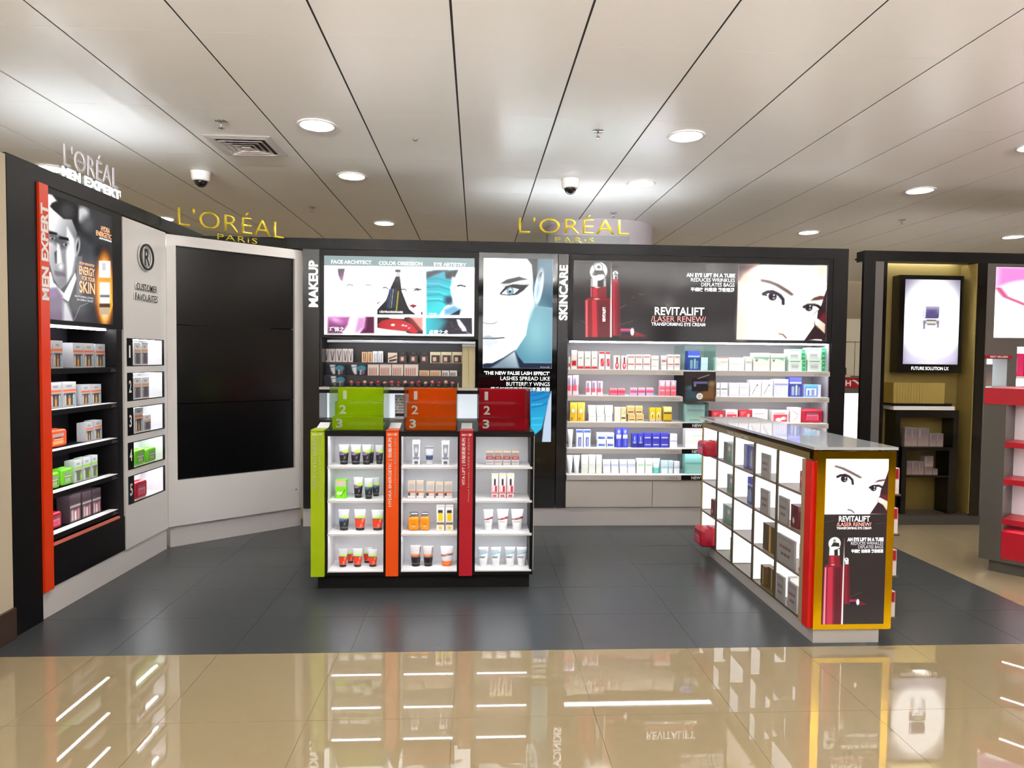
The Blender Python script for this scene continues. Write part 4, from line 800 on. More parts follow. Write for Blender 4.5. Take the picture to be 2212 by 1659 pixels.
    a.line([(1470, 470), (1480, 700)], 30, (250, 252, 255), 14); a.line([(1535, 520), (1590, 524)], 6, (150, 146, 150), 4); a.line([(1515, 548), (1545, 540), (1590, 552)], 14, (40, 40, 46), 5); a.line([(1610, 720), (1630, 730)], 4, (210, 180, 180))
    a.poly([(1200, 866), (1655, 866), (1655, 1028), (1200, 1028)], ((20, 190, 210), (26, 18, 40), (1230, 900), (1420, 930)))
    a.poly([(1200, 866), (1330, 866), (1400, 900), (1330, 1000), (1200, 1028)], (70, 220, 230), 30, .6)
    a.poly([(1500, 880), (1530, 880), (1590, 960), (1604, 1000), (1560, 1000), (1520, 940)], (226, 236, 246), 6); a.line([(1440, 900), (1470, 960)], 4, (160, 90, 70), 3); a.line([(1480, 980), (1550, 970)], 4, (190, 60, 60), 4); a.line([(1600, 1010), (1640, 1028)], 6, (200, 200, 210), 3)
    return a
def art_lash():
    a = Art(150, 236, ((1045, 557), (1195, 560), (1191, 797), (1043, 795)), (250, 252, 255)).view(1020, 500, 4.147)
    a.poly([(460, 235), (725, 248), (722, 690), (560, 670), (530, 480)], ((90, 130, 150), (50, 100, 126), (600, 300), (640, 640)), 4)
    a.poly([(560, 665), (722, 690), (712, 1180), (440, 1180), (380, 1080), (480, 900)], ((120, 170, 190), (90, 150, 176), (600, 700), (560, 1150)), 10); a.ell(560, 900, 120, 200, (140, 200, 210), 90)
    a.poly([(380, 1060), (410, 1120), (460, 1180), (712, 1182), (708, 1232), (95, 1225), (95, 1190)], (24, 40, 66), 6); a.poly([(240, 1170), (380, 1070), (420, 1225), (160, 1225)], ((200, 214, 224), (130, 150, 166), (380, 1090), (300, 1220)), 10)
    a.poly([(480, 232), (585, 240), (582, 400), (560, 480), (545, 420), (530, 300)], (16, 18, 24), 8)                          # hair
    a.poly([(100, 236), (490, 238), (535, 300), (545, 430), (540, 620), (500, 800), (480, 930), (400, 1050), (280, 1130), (180, 1180), (95, 1180)], ((214, 224, 232), (255, 255, 255), (480, 260), (360, 330)), 6)
    a.poly([(100, 400), (180, 380), (215, 560), (190, 640), (100, 620)], (214, 222, 230), 40, .7); a.line([(180, 560), (186, 660)], 16, (196, 206, 214), 12, .8)
    a.poly([(500, 700), (540, 560), (520, 760), (470, 860)], (196, 212, 222), 20, .8)
    a.ell(596, 500, 38, 165, (222, 236, 244), 6, .16); a.ell(606, 400, 16, 40, (120, 140, 156), 10, .2); a.line([(620, 370), (608, 400)], 9, (20, 20, 26), 3); a.ell(590, 520, 16, 90, (170, 200, 216), 14, .16)
    a.poly([(250, 470), (310, 430), (420, 405), (498, 430), (430, 440), (330, 466)], (54, 56, 62), 6)                          # brow
    a.poly([(244, 560), (300, 492), (370, 474), (440, 480), (500, 482), (460, 530), (400, 566), (330, 572)], (24, 26, 32), 4)
    for i in range(15):
        x = 280 + i * 15; y = 486 - 8 * math.sin(i / 14 * 3); a.line([(x, y + 14), (x + 6 + i * .9, y - 14)], 4, (20, 22, 28), 2)
    a.poly([(262, 558), (310, 516), (360, 504), (420, 520), (380, 556), (320, 566)], (248, 250, 252), 3)
    a.ell(340, 533, 33, 36, (110, 150, 170)); a.ell(340, 533, 33, 36, (30, 50, 64), 3, 0, .25); a.ell(340, 533, 26, 28, (150, 190, 206)); a.ell(338, 540, 11, 12, (18, 24, 30)); a.ell(340, 522, 9, 6, (250, 252, 255), 3)
    a.line([(250, 568), (330, 574), (400, 568), (440, 540)], 5, (70, 76, 84), 4)
    a.line([(104, 818), (130, 826), (190, 828), (222, 812)], 8, (120, 126, 134), 5); a.line([(215, 812), (240, 780)], 6, (214, 220, 226), 8)
    a.poly([(100, 936), (150, 926), (200, 946), (285, 952), (200, 966), (100, 960)], (184, 192, 200), 7); a.line([(102, 960), (190, 962), (285, 953)], 11, (76, 82, 90), 5)
    a.poly([(100, 975), (250, 970), (235, 1010), (160, 1036), (100, 1030)], (206, 214, 220), 10); a.line([(110, 1040), (200, 1036)], 8, (190, 198, 206), 8)
    return a
def art_lash_low():
    a = Art(110, 80, ((1043, 847), (1190, 850), (1190, 955), (1043, 955)), (20, 18, 24)).view(1020, 820, 5.186)
    a.poly([(380, 130), (620, 135), (620, 350), (420, 350)], (196, 150, 186), 20); a.poly([(400, 360), (620, 360), (640, 600), (380, 600)], (120, 50, 40), 20)
    a.poly([(640, 140), (850, 150), (870, 180), (820, 400), (780, 560), (710, 620), (660, 560)], ((20, 130, 200), (40, 190, 230), (700, 160), (760, 560)), 6)
    for y in (200, 260, 330): a.line([(670, y), (760, y - 16), (850, y - 50)], 8, (0, 60, 110), 6, .6)
    for y in (300, 450, 520): a.line([(670, y), (780, y - 6)], 10, (110, 220, 250), 8, .7)
    a.poly([(886, 130), (888, 700), (785, 700), (800, 520), (850, 250)], (196, 214, 236), 5)
    return a
def art_skin():
    a = Art(440, 140, ((1240, 563), (1792, 570), (1786, 741), (1236, 737)), (30, 24, 26)).view(1200, 500, 6.381)
    a.ell(900, 900, 700, 400, (40, 32, 34), 300); a.poly([(900, 1400), (1240, 1440), (1240, 1470), (880, 1470)], (110, 20, 26), 30)
    # large bottle
    a.poly([(400, 1470), (400, 960), (440, 925), (745, 925), (765, 960), (765, 1470)], (150, 12, 30), 3); a.poly([(500, 1470), (500, 960), (560, 950), (570, 1470)], (216, 36, 56), 5); a.poly([(410, 1470), (412, 960), (440, 950), (436, 1470)], (240, 110, 120), 4); a.rect(580, 740, 960, 1470, (92, 8, 22), 16, .7)
    a.poly([(478, 925), (482, 785), (500, 770), (690, 770), (700, 785), (704, 925)], (140, 10, 28), 3); a.rect(515, 575, 790, 915, (216, 40, 60), 4); a.rect(485, 497, 780, 910, (236, 120, 130), 3); a.ell(565, 938, 40, 10, (250, 200, 200), 4); a.ell(570, 778, 36, 9, (250, 230, 230), 3)
    a.poly([(486, 768), (490, 650), (690, 650), (694, 768)], (238, 236, 226), 2); a.poly([(578, 768), (580, 640), (664, 640), (664, 768)], (36, 28, 30), 3); a.line([(500, 768), (502, 655)], 8, (40, 34, 36), 2); a.line([(676, 655), (680, 768)], 6, (60, 54, 54), 2)
    a.ell(595, 555, 118, 130, (244, 244, 240), 2, .4); a.poly([(515, 615), (550, 540), (660, 540), (690, 620), (600, 610)], (38, 32, 34), 5); a.line([(505, 600), (550, 530), (520, 470), (600, 430), (650, 470), (650, 530)], 8, (30, 26, 28), 2); a.ell(596, 492, 38, 36, (206, 202, 196), 3); a.ell(596, 495, 20, 18, (90, 84, 80), 5); a.line([(510, 630), (575, 640), (585, 612), (660, 606)], 22, (244, 244, 240), 3)
    # slim tube, light beam, cap on the ground
    a.poly([(780, 1450), (780, 710), (800, 700), (866, 700), (882, 715), (890, 1450)], (150, 14, 36), 3); a.rect(790, 812, 720, 1440, (214, 40, 66), 5); a.rect(850, 880, 720, 1440, (96, 8, 26), 8, .8); a.rect(786, 860, 655, 705, (196, 40, 66), 3); a.rect(792, 856, 605, 660, (226, 226, 222), 3); a.rect(820, 846, 612, 660, (40, 34, 36), 3)
    a.ell(826, 582, 38, 36, (240, 240, 238), 2); a.poly([(800, 604), (820, 585), (856, 590), (858, 606)], (40, 34, 36), 3); a.ell(824, 570, 14, 12, (120, 116, 112), 3)
    a.poly([(764, 430), (776, 430), (768, 1470), (746, 1470)], ((120, 90, 84), (255, 244, 240), (770, 440), (756, 760)), 3)
    a.rect(890, 1030, 1345, 1395, (190, 30, 90), 3); a.rect(905, 1030, 1395, 1445, (26, 26, 50), 3); a.rect(895, 1030, 1358, 1370, (236, 130, 190), 4); a.ell(1052, 1393, 25, 54, (250, 250, 252), 2); a.poly([(1080, 1380), (1230, 1445), (1090, 1460)], (150, 20, 36), 8)
    for x0, y0, x1, y1, w_ in ((890, 1060, 970, 1018, 6), (895, 1295, 1060, 1240, 4), (1050, 920, 1080, 912, 6), (1145, 866, 1205, 876, 7), (350, 1240, 400, 1275, 4)): a.line([(x0, y0), (x1, y1)], w_, (200, 140, 110), 3, .7)
    # the face
    a.view(1500, 500, 6.32)
    a.poly([(605, 440), (1822, 448), (1800, 1490), (570, 1480)], ((255, 240, 224), (255, 255, 252), (620, 900), (1000, 900)), 2)
    a.poly([(600, 430), (900, 430), (780, 500), (680, 580), (620, 660), (600, 660)], ((40, 24, 34), (150, 96, 90), (620, 480), (740, 560)), 26)
    a.ell(700, 620, 90, 60, (244, 206, 176), 70, -.6, .7); a.ell(640, 1300, 60, 200, (250, 220, 200), 60, 0, .6); a.ell(1740, 520, 70, 140, (255, 232, 196), 60, 0, .8)
    a.poly([(1822, 760), (1770, 900), (1740, 1000), (1690, 1080), (1680, 1180), (1640, 1230), (1640, 1290), (1500, 1490), (1800, 1490), (1810, 900)], (52, 26, 34), 3); a.poly([(1760, 1120), (1800, 1100), (1796, 1250), (1700, 1190)], (120, 30, 46), 20)
    a.poly([(1636, 1190), (1690, 1185), (1790, 1260), (1784, 1390), (1720, 1330), (1650, 1262)], ((255, 246, 232), (244, 210, 180), (1660, 1220), (1770, 1340)), 4); a.line([(1640, 1210), (1650, 1270), (1690, 1320)], 7, (190, 150, 120), 5, .7)
    a.line([(1745, 760), (1822, 700)], 6, (255, 240, 230), 6)
    a.poly([(905, 652), (1000, 660), (1150, 710), (1290, 790), (1366, 856), (1320, 860), (1220, 800), (1100, 726), (980, 684)], (150, 118, 112), 9); a.line([(930, 662), (1040, 680), (1150, 728), (1260, 800), (1330, 850)], 34, (112, 86, 86), 14, .85)
    a.poly([(1590, 938), (1640, 894), (1720, 868), (1780, 872), (1770, 916), (1690, 930)], (112, 66, 62), 8)
    a.line([(945, 848), (1000, 820), (1070, 812), (1130, 838), (1180, 870), (1216, 920), (1216, 980)], 40, (38, 20, 42), 7); a.line([(945, 850), (985, 866)], 22, (60, 40, 60), 6); a.line([(1130, 840), (1210, 940)], 16, (24, 14, 24), 4)
    face_eye(a, 1070, 882, 56); a.line([(990, 920), (1060, 938), (1140, 930)], 5, (226, 190, 190), 5)
    a.line([(1500, 1024), (1560, 994), (1640, 990), (1700, 1012), (1730, 1040)], 36, (38, 20, 34), 7); a.line([(1680, 1010), (1735, 1050)], 24, (24, 14, 20), 5); face_eye(a, 1566, 1030, 52); a.ell(1655, 1060, 30, 44, (250, 246, 250), 5, .2); a.line([(1630, 1130), (1690, 1064)], 5, (120, 90, 100), 3)
    a.ell(1640, 960, 90, 22, (250, 226, 206), 16, -.1, .7); a.line([(1155, 1396), (1210, 1408), (1252, 1452)], 20, (120, 88, 78), 8); a.ell(1150, 1370, 50, 40, (246, 222, 204), 30, .4, .7); a.poly([(1560, 1480), (1660, 1468), (1740, 1472), (1748, 1490)], (255, 250, 244), 4)
    return a

# --- surround shared by the three bays
sur = frame('bay_surround', 'black portal frame around the makeup and skincare bays', 'frame', FB_)
B(sur, 'top_beam', BLACK, -2.225, 3.178, 0, .12, 2.30, 2.388)
B(sur, 'top_panel', BLACKM, -1.43, 3.05, .12, .46, 2.30, 2.318)
B(sur, 'end_post', BLACK, 3.048, 3.178, 0, .46, 0, 2.30)
B(sur, 'plinth', PLINTH, -1.43, 3.046, .018, .44, 0, .155)
B(sur, 'back_board', BLACKM, -1.43, 3.05, .44, .46, 0, 2.30)

# --- makeup bay
mk = frame('makeup_bay', 'black makeup bay with lit three-picture sign and stepped tester rack', 'shelving', FB_)
B(mk, 'post', CHAR, -1.425, -1.293, .004, .43, .157, 2.298)
text(mk, 'lettering', 'MAKEUP', -1.378, -1.302, 1.825, 2.205, .0015, LITW, 90, .035, depth=.002)
B(mk, 'light_box', BLACK, -1.291, .014, .003, .2, 1.575, 2.298)
art_makeup().build(mk, 'poster', -1.253, -.02, 1.60, 2.247, .0015, PRLIT, glow=1.6)['label'] = 'backlit three-picture makeup poster'
for s_, x0, x1, z0, z1, m_, b_ in (('FACE ARCHITECT', -1.195, -.868, 2.183, 2.212, LITW, .012), ('COLOR OBSESSION', -.807, -.452, 2.18, 2.209, LITW, .012), ('EYE ARTISTRY', -.355, -.09, 2.178, 2.207, LITW, .012), ("L'EXTRAORDINAIRE", -.80, -.61, 1.785, 1.802, LITW, .012),
                                   ('巧饰之', -1.21, -1.09, 1.625, 1.665, LITW, .01), ('点睛之术', -.395, -.235, 1.612, 1.65, LITW, .01), ('WINGS', -.40, -.33, 1.778, 1.79, LITW, .01)):
    text(mk, 'lettering', s_, x0, x1, z0, z1, .0005, m_, 0, b_)
B(mk, 'rail', SILV, -1.227, -.006, -.012, .006, 1.534, 1.558, .004)
B(mk, 'back_panel', mat('rack_back', (46, 42, 42), .5), -1.291, .014, .26, .28, 1.15, 1.575)
B(mk, 'light_bar', LEDM, -1.2, -.13, .03, .045, 1.545, 1.555)
B(mk, 'inner_wall', CHAR, -1.291, -1.275, .02, .26, 1.167, 1.574)
RK = mat('rack_black', (44, 40, 40), .4)
B(mk, 'rack_step', RK, -1.275, -.118, .18, .26, 1.169, 1.372); B(mk, 'rack_step', RK, -1.275, -.118, .11, .18, 1.169, 1.262)
for x0, x1 in ((-.116, -.064), (-.062, -.008)): B(mk, 'drawer_front', BEIGE, x0, x1, .04, .2, 1.169, 1.512)
B(mk, 'drawer_cap', WHITE, -.118, -.006, .035, .2, 1.514, 1.536)
B(mk, 'counter', LIP, -1.29, .013, -.02, .26, 1.148, 1.168)
B(mk, 'niche_back', OPALS, -1.29, .013, .27, .28, .80, 1.118); B(mk, 'niche_roof', BLACKM, -1.29, .013, -.005, .27, 1.118, 1.147)
B(mk, 'niche_floor', BLACK, -1.29, .013, -.005, .27, .86, .89)
for x0, x1 in ((-1.29, -.857), (-.855, -.422), (-.42, .013)): B(mk, 'drawer_front', BLACK, x0 + .002, x1 - .002, -.004, .02, .16, .858)
MT = [r for r in MAKE]
row_put(MT, FB_, {1: .185, 2: .115, 3: .03}, {1: 1.372, 2: 1.262, 3: 1.168}, {1: 'top tier of makeup rack', 2: 'middle tier of makeup rack', 3: 'front tier of makeup rack'}, 'testers on the makeup rack')
tc = frame('price_card', 'white price card with black text rows below the makeup counter', 'card', FB_)
B(tc, 'card', WHITE, -.69, -.605, .15, .155, .892, 1.10)
for i in range(5): text(tc, 'lettering', ('8  42', '650 480', '720', '1 250', '88 100 6')[i], -.685, -.61 if i % 2 else -.62, 1.05 - i * .024, 1.065 - i * .024, .149, INK, 0, .02)
B(tc, 'bar_mark', INK, -.685, -.612, .1485, .15, .915, .94)

# --- tall lash poster tower
tw = frame('poster_tower', 'tall black light box with pale face poster between makeup and skincare', 'light box', FB_)
B(tw, 'housing', GLOSSK, .017, .676, .003, .43, .157, 2.298)
art_lash().build(tw, 'poster', .056, .636, 1.337, 2.252, .0015, PRLIT, glow=1.2)['label'] = 'backlit poster of a pale half face with long lashes'
art_lash_low().build(tw, 'poster', .056, .636, .717, 1.15, .0015, PRLIT)['label'] = 'lower backlit poster with turquoise feathers'
for s_, x0, x1, z0, z1, b_ in (("'THE NEW FALSE LASH EFFECT'", .068, .618, 1.282, 1.312, .02), ('LASHES SPREAD LIKE', .205, .621, 1.237, 1.268, -.004), ('BUTTERFLY WINGS', .255, .621, 1.19, 1.222, -.004), ('睫毛如蝴蝶展翅般的丰盈美丽', .125, .621, 1.145, 1.18, .004)):
    text(tw, 'lettering', s_, x0, x1, z0, z1, .0012, LITW, 0, b_)
text(tw, 'lettering', 'Marion Gall', .54, .615, 1.345, 1.355, .0008, LITG)

# --- skincare bay
sk = frame('skincare_bay', 'white lit skincare shelving bay under a black and red poster', 'shelving', FB_)
B(sk, 'post', CHAR, .682, .767, .004, .43, .157, 2.298)
text(sk, 'lettering', 'SKINCARE', .69, .762, 1.745, 2.205, .0015, LITW, 90, .035, depth=.002)
B(sk, 'light_box', BLACK, .77, 3.0455, .003, .2, 1.575, 2.298)
art_skin().build(sk, 'poster', .81, 3.005, 1.58, 2.247, .0015, PRLIT, glow=.5)['label'] = 'backlit black poster with red bottles and a face'
for s_, x0, x1, z0, z1, m_, b_ in (('REVITALIFT', 1.505, 1.93, 1.80, 1.868, LITW, .012), ('/LASER RENEW/', 1.475, 1.945, 1.745, 1.792, LITR, -.002), ('TRANSFORMING EYE CREAM', 1.478, 1.94, 1.71, 1.738, LITW, .004), ('AN EYE LIFT IN A TUBE', 1.77, 2.19, 2.125, 2.158, LITW, .028), ('REDUCES WRINKLES', 1.81, 2.188, 2.087, 2.117, LITW, -.002), ('DEFLATES BAGS', 1.9, 2.186, 2.048, 2.078, LITW, -.002), ('平细纹 祛眼袋 紧致眼周', 1.81, 2.184, 2.003, 2.038, LITW, .012), ('REVITALIFT', 1.06, 1.085, 1.74, 1.86, LITW, .02)):
    text(sk, 'lettering', s_, x0, x1, z0, z1, .0006, m_, 90 if z1 - z0 > .1 else 0, b_)
B(sk, 'back_panel', BACKG, .77, 3.0455, .3, .32, .39, 1.575)
B(sk, 'inner_wall', GREYI, 3.036, 3.0455, .02, .3, .39, 1.574)
B(sk, 'light_bar', LEDM, .79, 3.02, .03, .06, 1.562, 1.573)
ZS = {1: 1.335, 2: 1.112, 3: .888, 4: .665, 5: .44}
for i, z in ZS.items():
    for x0, x1 in ((.773, 1.757), (1.759, 2.034), (2.036, 3.036)):
        if x0 == 1.759 and i < 3: continue
        sh = B(sk, 'shelf', WHITE, x0, x1, .002, .3, z - .014, z)
        mid = x0 == 1.759
        sub(sh, 'lip', BLACK if mid else LIP, x0, x1, -.012, .002, z - .042, z - .002 if not mid else z - .004)
        if mid: text(sk, 'lettering', 'NEW', x0 + .085, x0 + .168, z - .036, z - .01, -.0135, WPRINT, 0, .03)
        else: text(sk, 'badge', "L'ORÉAL", x1 - .135, x1 - .02, z - .034, z - .01, -.0135, INKG, 0, -.01)
        if i < 5: B(sk, 'light_bar', LEDM, x0 + .02, x1 - .02, .008, .022, z - .022, z - .015)
for x0, x1 in ((.769, 1.511), (1.515, 2.272), (2.276, 3.04)): B(sk, 'drawer_front', GREYL, x0, x1, .0, .02, .165, .388)
B(sk, 'base_box', WHITE, .77, 3.0455, .02, .3, .157, .395)
row_put(SKIN, FB_, .06, ZS, {i: '%s skincare shelf' % n for i, n in zip(ZS, ('top', 'second', 'third', 'fourth', 'bottom'))}, 'boxes on the skincare shelves')
# acrylic case, black picture box and kits of the middle column
ac = frame('acrylic_case', 'clear acrylic case on the top skincare shelf holding a blue kit', 'case', FB_)
sh = B(ac, 'base', WHITE, 1.762, 2.034, -.01, .28, 1.325, 1.335)
for x0, x1, y0, y1 in ((1.762, 1.766, -.01, .28), (2.03, 2.034, -.01, .28), (1.766, 2.03, -.01, -.006)): B(ac, 'pane', AQUA, x0, x1, y0, y1, 1.335, 1.548)
put('blue_kit', FB_, 1.875, .08, 1.335, .105, .165, 'blue kit box inside the clear acrylic case', 'kits of the middle column')
put('white_pale', FB_, 1.975, .10, 1.335, .06, .11, 'small pale carton beside the blue kit in the acrylic case', 'kits of the middle column')
a = Art(70, 64, ((1477, 800), (1546, 801), (1545, 867), (1477, 866)), (54, 44, 42)).view(1460, 740, 5.18)
a.poly([(95, 500), (200, 480), (260, 640), (90, 640)], (60, 84, 96), 30); a.poly([(270, 560), (440, 420), (440, 640), (280, 645)], (130, 92, 56), 30); a.ell(150, 500, 40, 26, (70, 110, 130), 14)
a.rect(170, 360, 385, 540, (24, 18, 30), 3); a.rect(190, 352, 425, 452, (120, 116, 176), 6); a.ell(207, 468, 12, 16, (230, 226, 226), 3); a.ell(207, 468, 6, 9, (24, 18, 30), 3); a.line([(240, 390), (370, 345)], 8, (206, 190, 170), 3); a.ell(262, 600, 38, 38, (252, 252, 250), 2); a.rect(250, 275, 592, 598, (60, 60, 60)); a.rect(252, 272, 614, 618, (60, 60, 60)); a.ell(400, 450, 40, 30, (150, 130, 100), 16)
pb = frame('picture_box', 'black picture box with compact photo below the acrylic case', 'display box', FB_)
B(pb, 'body', BLACK, 1.766, 2.034, -.02, .28, 1.074, 1.322); a.build(pb, 'picture', 1.768, 2.032, 1.076, 1.32, -.0212, PR)
for z, h, kd, lab in ((.888, .15, 'white_lilac', 'pale kit box in clear block above the first NEW tag'), (.665, .16, 'white_redline', 'white kit box above the second NEW tag'), (.44, .18, 'pale_aqua', 'aqua kit box in clear block above the lowest NEW tag')):
    put(kd, FB_, 1.895, .07, z, .165, h, lab, 'kits of the middle column')
for z, h, n in ((.888, .165, 'third'), (.44, .195, 'bottom')):
    o = frame('acrylic_block', 'clear acrylic cover over the kit on the %s skincare shelf' % n, 'cover', FB_)
    for x0, x1, y0, y1, z0, z1 in ((1.785, 1.789, .045, .2, z + .001, z + h), (2.0, 2.004, .045, .2, z + .001, z + h), (1.789, 2.0, .045, .049, z + .001, z + h), (1.785, 2.004, .045, .2, z + h, z + h + .004)): B(o, 'pane', AQUA, x0, x1, y0, y1, z0, z1)
# ------------------------------------------------------------------ centre gondola
FI_ = ((0., 4.03), 0.)
isl = frame('gondola', 'black centre gondola with white cells and lime, orange and crimson strips', 'gondola', FI_)
CX = [(-.888, -.552), (-.447, -.107), (.003, .350)]
holed(isl, 'front_frame', BLACK, -.985, .357, .094, .965, 0, .02, [(a, b, .113, .942) for a, b in CX])
B(isl, 'top', BLACK, -.985, .357, 0, .70, .966, .974)
B(isl, 'side', BLACK, -.985, -.967, .02, .70, .094, .965); B(isl, 'side', BLACK, .339, .357, .02, .70, .094, .965)
B(isl, 'back_panel', BLACK, -.985, .357, .70, .715, .094, .974)
B(isl, 'floor_panel', BLACK, -.967, .339, .02, .70, .094, .11)
B(isl, 'plinth', BLACKM, -.954, .341, .05, .66, 0, .093)
CELLW = mat('cell_white', (238, 238, 240), .45)
for (x0, x1) in CX:
    bk = B(isl, 'cell_back', CELLW, x0 - .01, x1 + .01, .235, .245, .113, .945)
    sub(bk, 'cell_side', CELLW, x0 - .012, x0 - .001, .02, .235, .113, .945); sub(bk, 'cell_side', CELLW, x1 + .001, x1 + .012, .02, .235, .113, .945)
    sub(bk, 'cell_roof', CELLW, x0, x1, .02, .235, .945, .95)
    sub(bk, 'shelf', CELLW, x0, x1, .004, .235, .113, .12)
    for z in (.757, .55, .347): sub(bk, 'shelf', CELLW, x0, x1, .004, .235, z - .012, z)
    for z in (.945, .745, .538, .335): sub(bk, 'light_bar', LEDM, x0 + .02, x1 - .02, .03, .044, z - .0012, z - .0002)
strips = (('-.981,-.902', GREEN, '20+岁', 'PURE & MATTE | 控油系列', 'Purifying & Anti-shine | 控油净肤 及 抗痘系列', .66, .60), ('-.535,-.461', ORANGE2, '30+岁', 'HYDRA ENERGETIC | 劲能系列', 'Energising & Revitalising | 醒肤保湿 及 抗倦容', .56, .63), ('-.094,-.014', RED, '40+岁', 'VITA LIFT | 抗皱紧肤系列', 'Firming & Anti-wrinkle | 活肤紧致 及 抗皱系列', .69, .60))
for rng, m_, age, t1, t2, za, zb in strips:
    x0, x1 = map(float, rng.split(','))
    p = B(isl, 'colour_strip', m_, x0, x1, -.022, 0, .095, .972); sub(p, 'strip_cap', m_, x0, x1, -.022, .10, .9745, .982)
    text(isl, 'lettering', age, x0 + .008, x1 - .008, .948, .964, -.0235, WPRINT, 0, .025)
    text(isl, 'lettering', t1, x0 + .012, x0 + .038, za - .04, .937, -.0235, SILVP if m_ is GREEN else WPRINT, 90, .02)
    text(isl, 'lettering', t2, x0 + .048, x0 + .062, zb - .05, .937, -.0235, SILVP, 90, -.002)
rk = {}; cnt = {}
for r in ISLE: cnt[(r[0], r[1])] = cnt.get((r[0], r[1]), 0) + 1
for r in sorted(ISLE, key=lambda r: (r[0], r[1], r[2])):
    k = (r[0], r[1]); rk[k] = rk.get(k, 0) + 1
    pos = '' if cnt[k] == 1 else '%s from left ' % ORD[rk[k] - 1]
    put(r[1], FI_, r[2], .075 + r[5], {1: .757, 2: .55, 3: .347, 4: .12}[r[0]], r[3] * .94, r[4], '%s, %son %s shelf of centre gondola' % (DES[r[1]][1], pos, ('top', 'second', 'third', 'bottom')[r[0] - 1]), 'products in the centre gondola')
# clear tester stands with coloured steps
for nme, x0, x1, m_, am in (('lime', -.877, -.553, GLIME, ACRYG), ('orange', -.434, -.112, GORAN, ACRYO), ('crimson', .014, .332, GCRIM, ACRYR)):
    t = frame('tester_stand', 'clear acrylic stand with %s numbered steps on the centre gondola' % nme, 'stand', FI_)
    B(t, 'pane', ACRY, x0, x1, .004, .008, .975, 1.262); B(t, 'pane', ACRY, x0, x0 + .004, .008, .30, .975, 1.262); B(t, 'pane', ACRY, x1 - .004, x1, .008, .30, .975, 1.262)
    B(t, 'back_panel', m_, x0 + .006, x1 - .006, .286, .292, .975, 1.225)
    for i, (yy, z0, z1) in enumerate(((.21, 1.14, 1.222), (.13, 1.055, 1.138), (.05, .976, 1.053))):
        st_ = B(t, 'step', m_, x0 + .008, x1 - .008, yy, yy + .003, .9755, z1); sub(st_, 'tread', m_, x0 + .008, x1 - .008, yy + .003, yy + .078, z1 - .003, z1)
        nx = x0 + .03 + (.012, .006, 0)[i]
        text(t, 'number', str(i + 1), nx, nx + (.022, .040, .040)[i], z0 + .012, z0 + .066, yy - .0015, WPRINT, 0, .022)
for x, n in ((-.94, 'lime'), (-.50, 'orange'), (-.055, 'crimson')):
    t = frame('card_holder', 'small white card holder on the gondola top above the %s strip' % n, 'card holder', FI_)
    o = B(t, 'card', WHITE, x - .034, x + .034, .10, .20, .99, .994); o.rotation_euler = (.25, 0, 0)
    B(t, 'foot', ACRY, x - .03, x + .03, .17, .175, .9745, 1.0)

# ------------------------------------------------------------------ right-hand gondola, end panel towards the camera
FR_ = ((1.70, 4.88), -PI / 2)
ri = thing('gondola', 'long low gondola with gold end panel, lit white cells and glass top on the right', 'gondola', (1.70, 4.88, 0), -PI / 2)
GREYP = mat('silver_plinth', (196, 190, 186), .35, metal=.1)
B(ri, 'plinth', GREYP, .17, 1.66, .01, .352, 0, .073)
B(ri, 'base_tray', BROWNG, 0, 1.655, 0, .40, .074, .084)
B(ri, 'core', WHITE, 0, 1.655, .19, .21, .085, .955)
GB = mat('olive_gold_band', (136, 118, 66), .35, metal=.3)
band = B(ri, 'top_band', GB, 0, 1.655, 0, .40, .922, .956)
B(ri, 'end_panel', GB, -.012, 0, 0, .40, .074, .956)
DV = [0, .307, .609, .931, 1.241, 1.554]
for d in DV[1:-1]:
    for y0, y1 in ((.004, .189), (.211, .396)):
        p = B(ri, 'divider', WHITE, d - .008, d + .008, y0, y1, .085, .921)
        sub(p, 'edge_trim', BROWNG, d - .012, d + .012, *((-.002, .0035) if y0 < .1 else (.3965, .402)), .085, .921)
RZ_ = [.085, .305, .525, .735]
for c in range(5):
    x0, x1 = DV[c] + .009, DV[c + 1] - .009
    for i, z in enumerate(RZ_):
        zt = (RZ_ + [.935])[i + 1] - .018
        lbk = B(ri, 'lit_back', OPAL, x0 + .004, x1 - .004, .184, .189, z + .004, zt)
        sub(lbk, 'glow_side', CELLGLOW, x0 + .001, x0 + .0035, .006, .183, z + .004, zt); sub(lbk, 'glow_side', CELLGLOW, x1 - .0035, x1 - .001, .006, .183, z + .004, zt)  # side walls made to glow, standing in for light inside the cells
        if i: B(ri, 'shelf', mat('shelf_edge_bronze', (120, 108, 96), .4), x0, x1, .0, .188, z - .014, z)
        if i: B(ri, 'shelf', MATS['shelf_edge_bronze'], x0, x1, .212, .40, z - .014, z)
B(ri, 'trim_strip', TAN, 1.552, 1.592, -.016, .40, .074, .921); B(ri, 'trim_strip', REDB, 1.594, 1.655, -.018, .40, .074, .921)
text(ri, 'lettering', 'TRAVEL COLLECTION', .48, .83, .928, .95, -.0015, mat('cream_print', (236, 226, 190), .4), 0, .02)
gt = B(ri, 'glass_top', mat('frosted_glass_top', (188, 192, 200), .18, coat=.8), -.02, 1.69, -.025, .405, .984, .998)
for x in (.05, .8, 1.6):
    for y in (.06, .34): obj('stand_off', lathe('stand_off', [(.012, 0), (.012, .028)], CHROME, 12), ri, (x, y, .956))
gp = B(ri, 'gold_panel', GOLD, 1.656, 1.672, 0.002, .406, .073, .976); gp['label'] = 'gold mirror end panel'
B(ri, 'gold_fold', GOLD, 1.62, 1.656, -.012, .012, .93, .975)
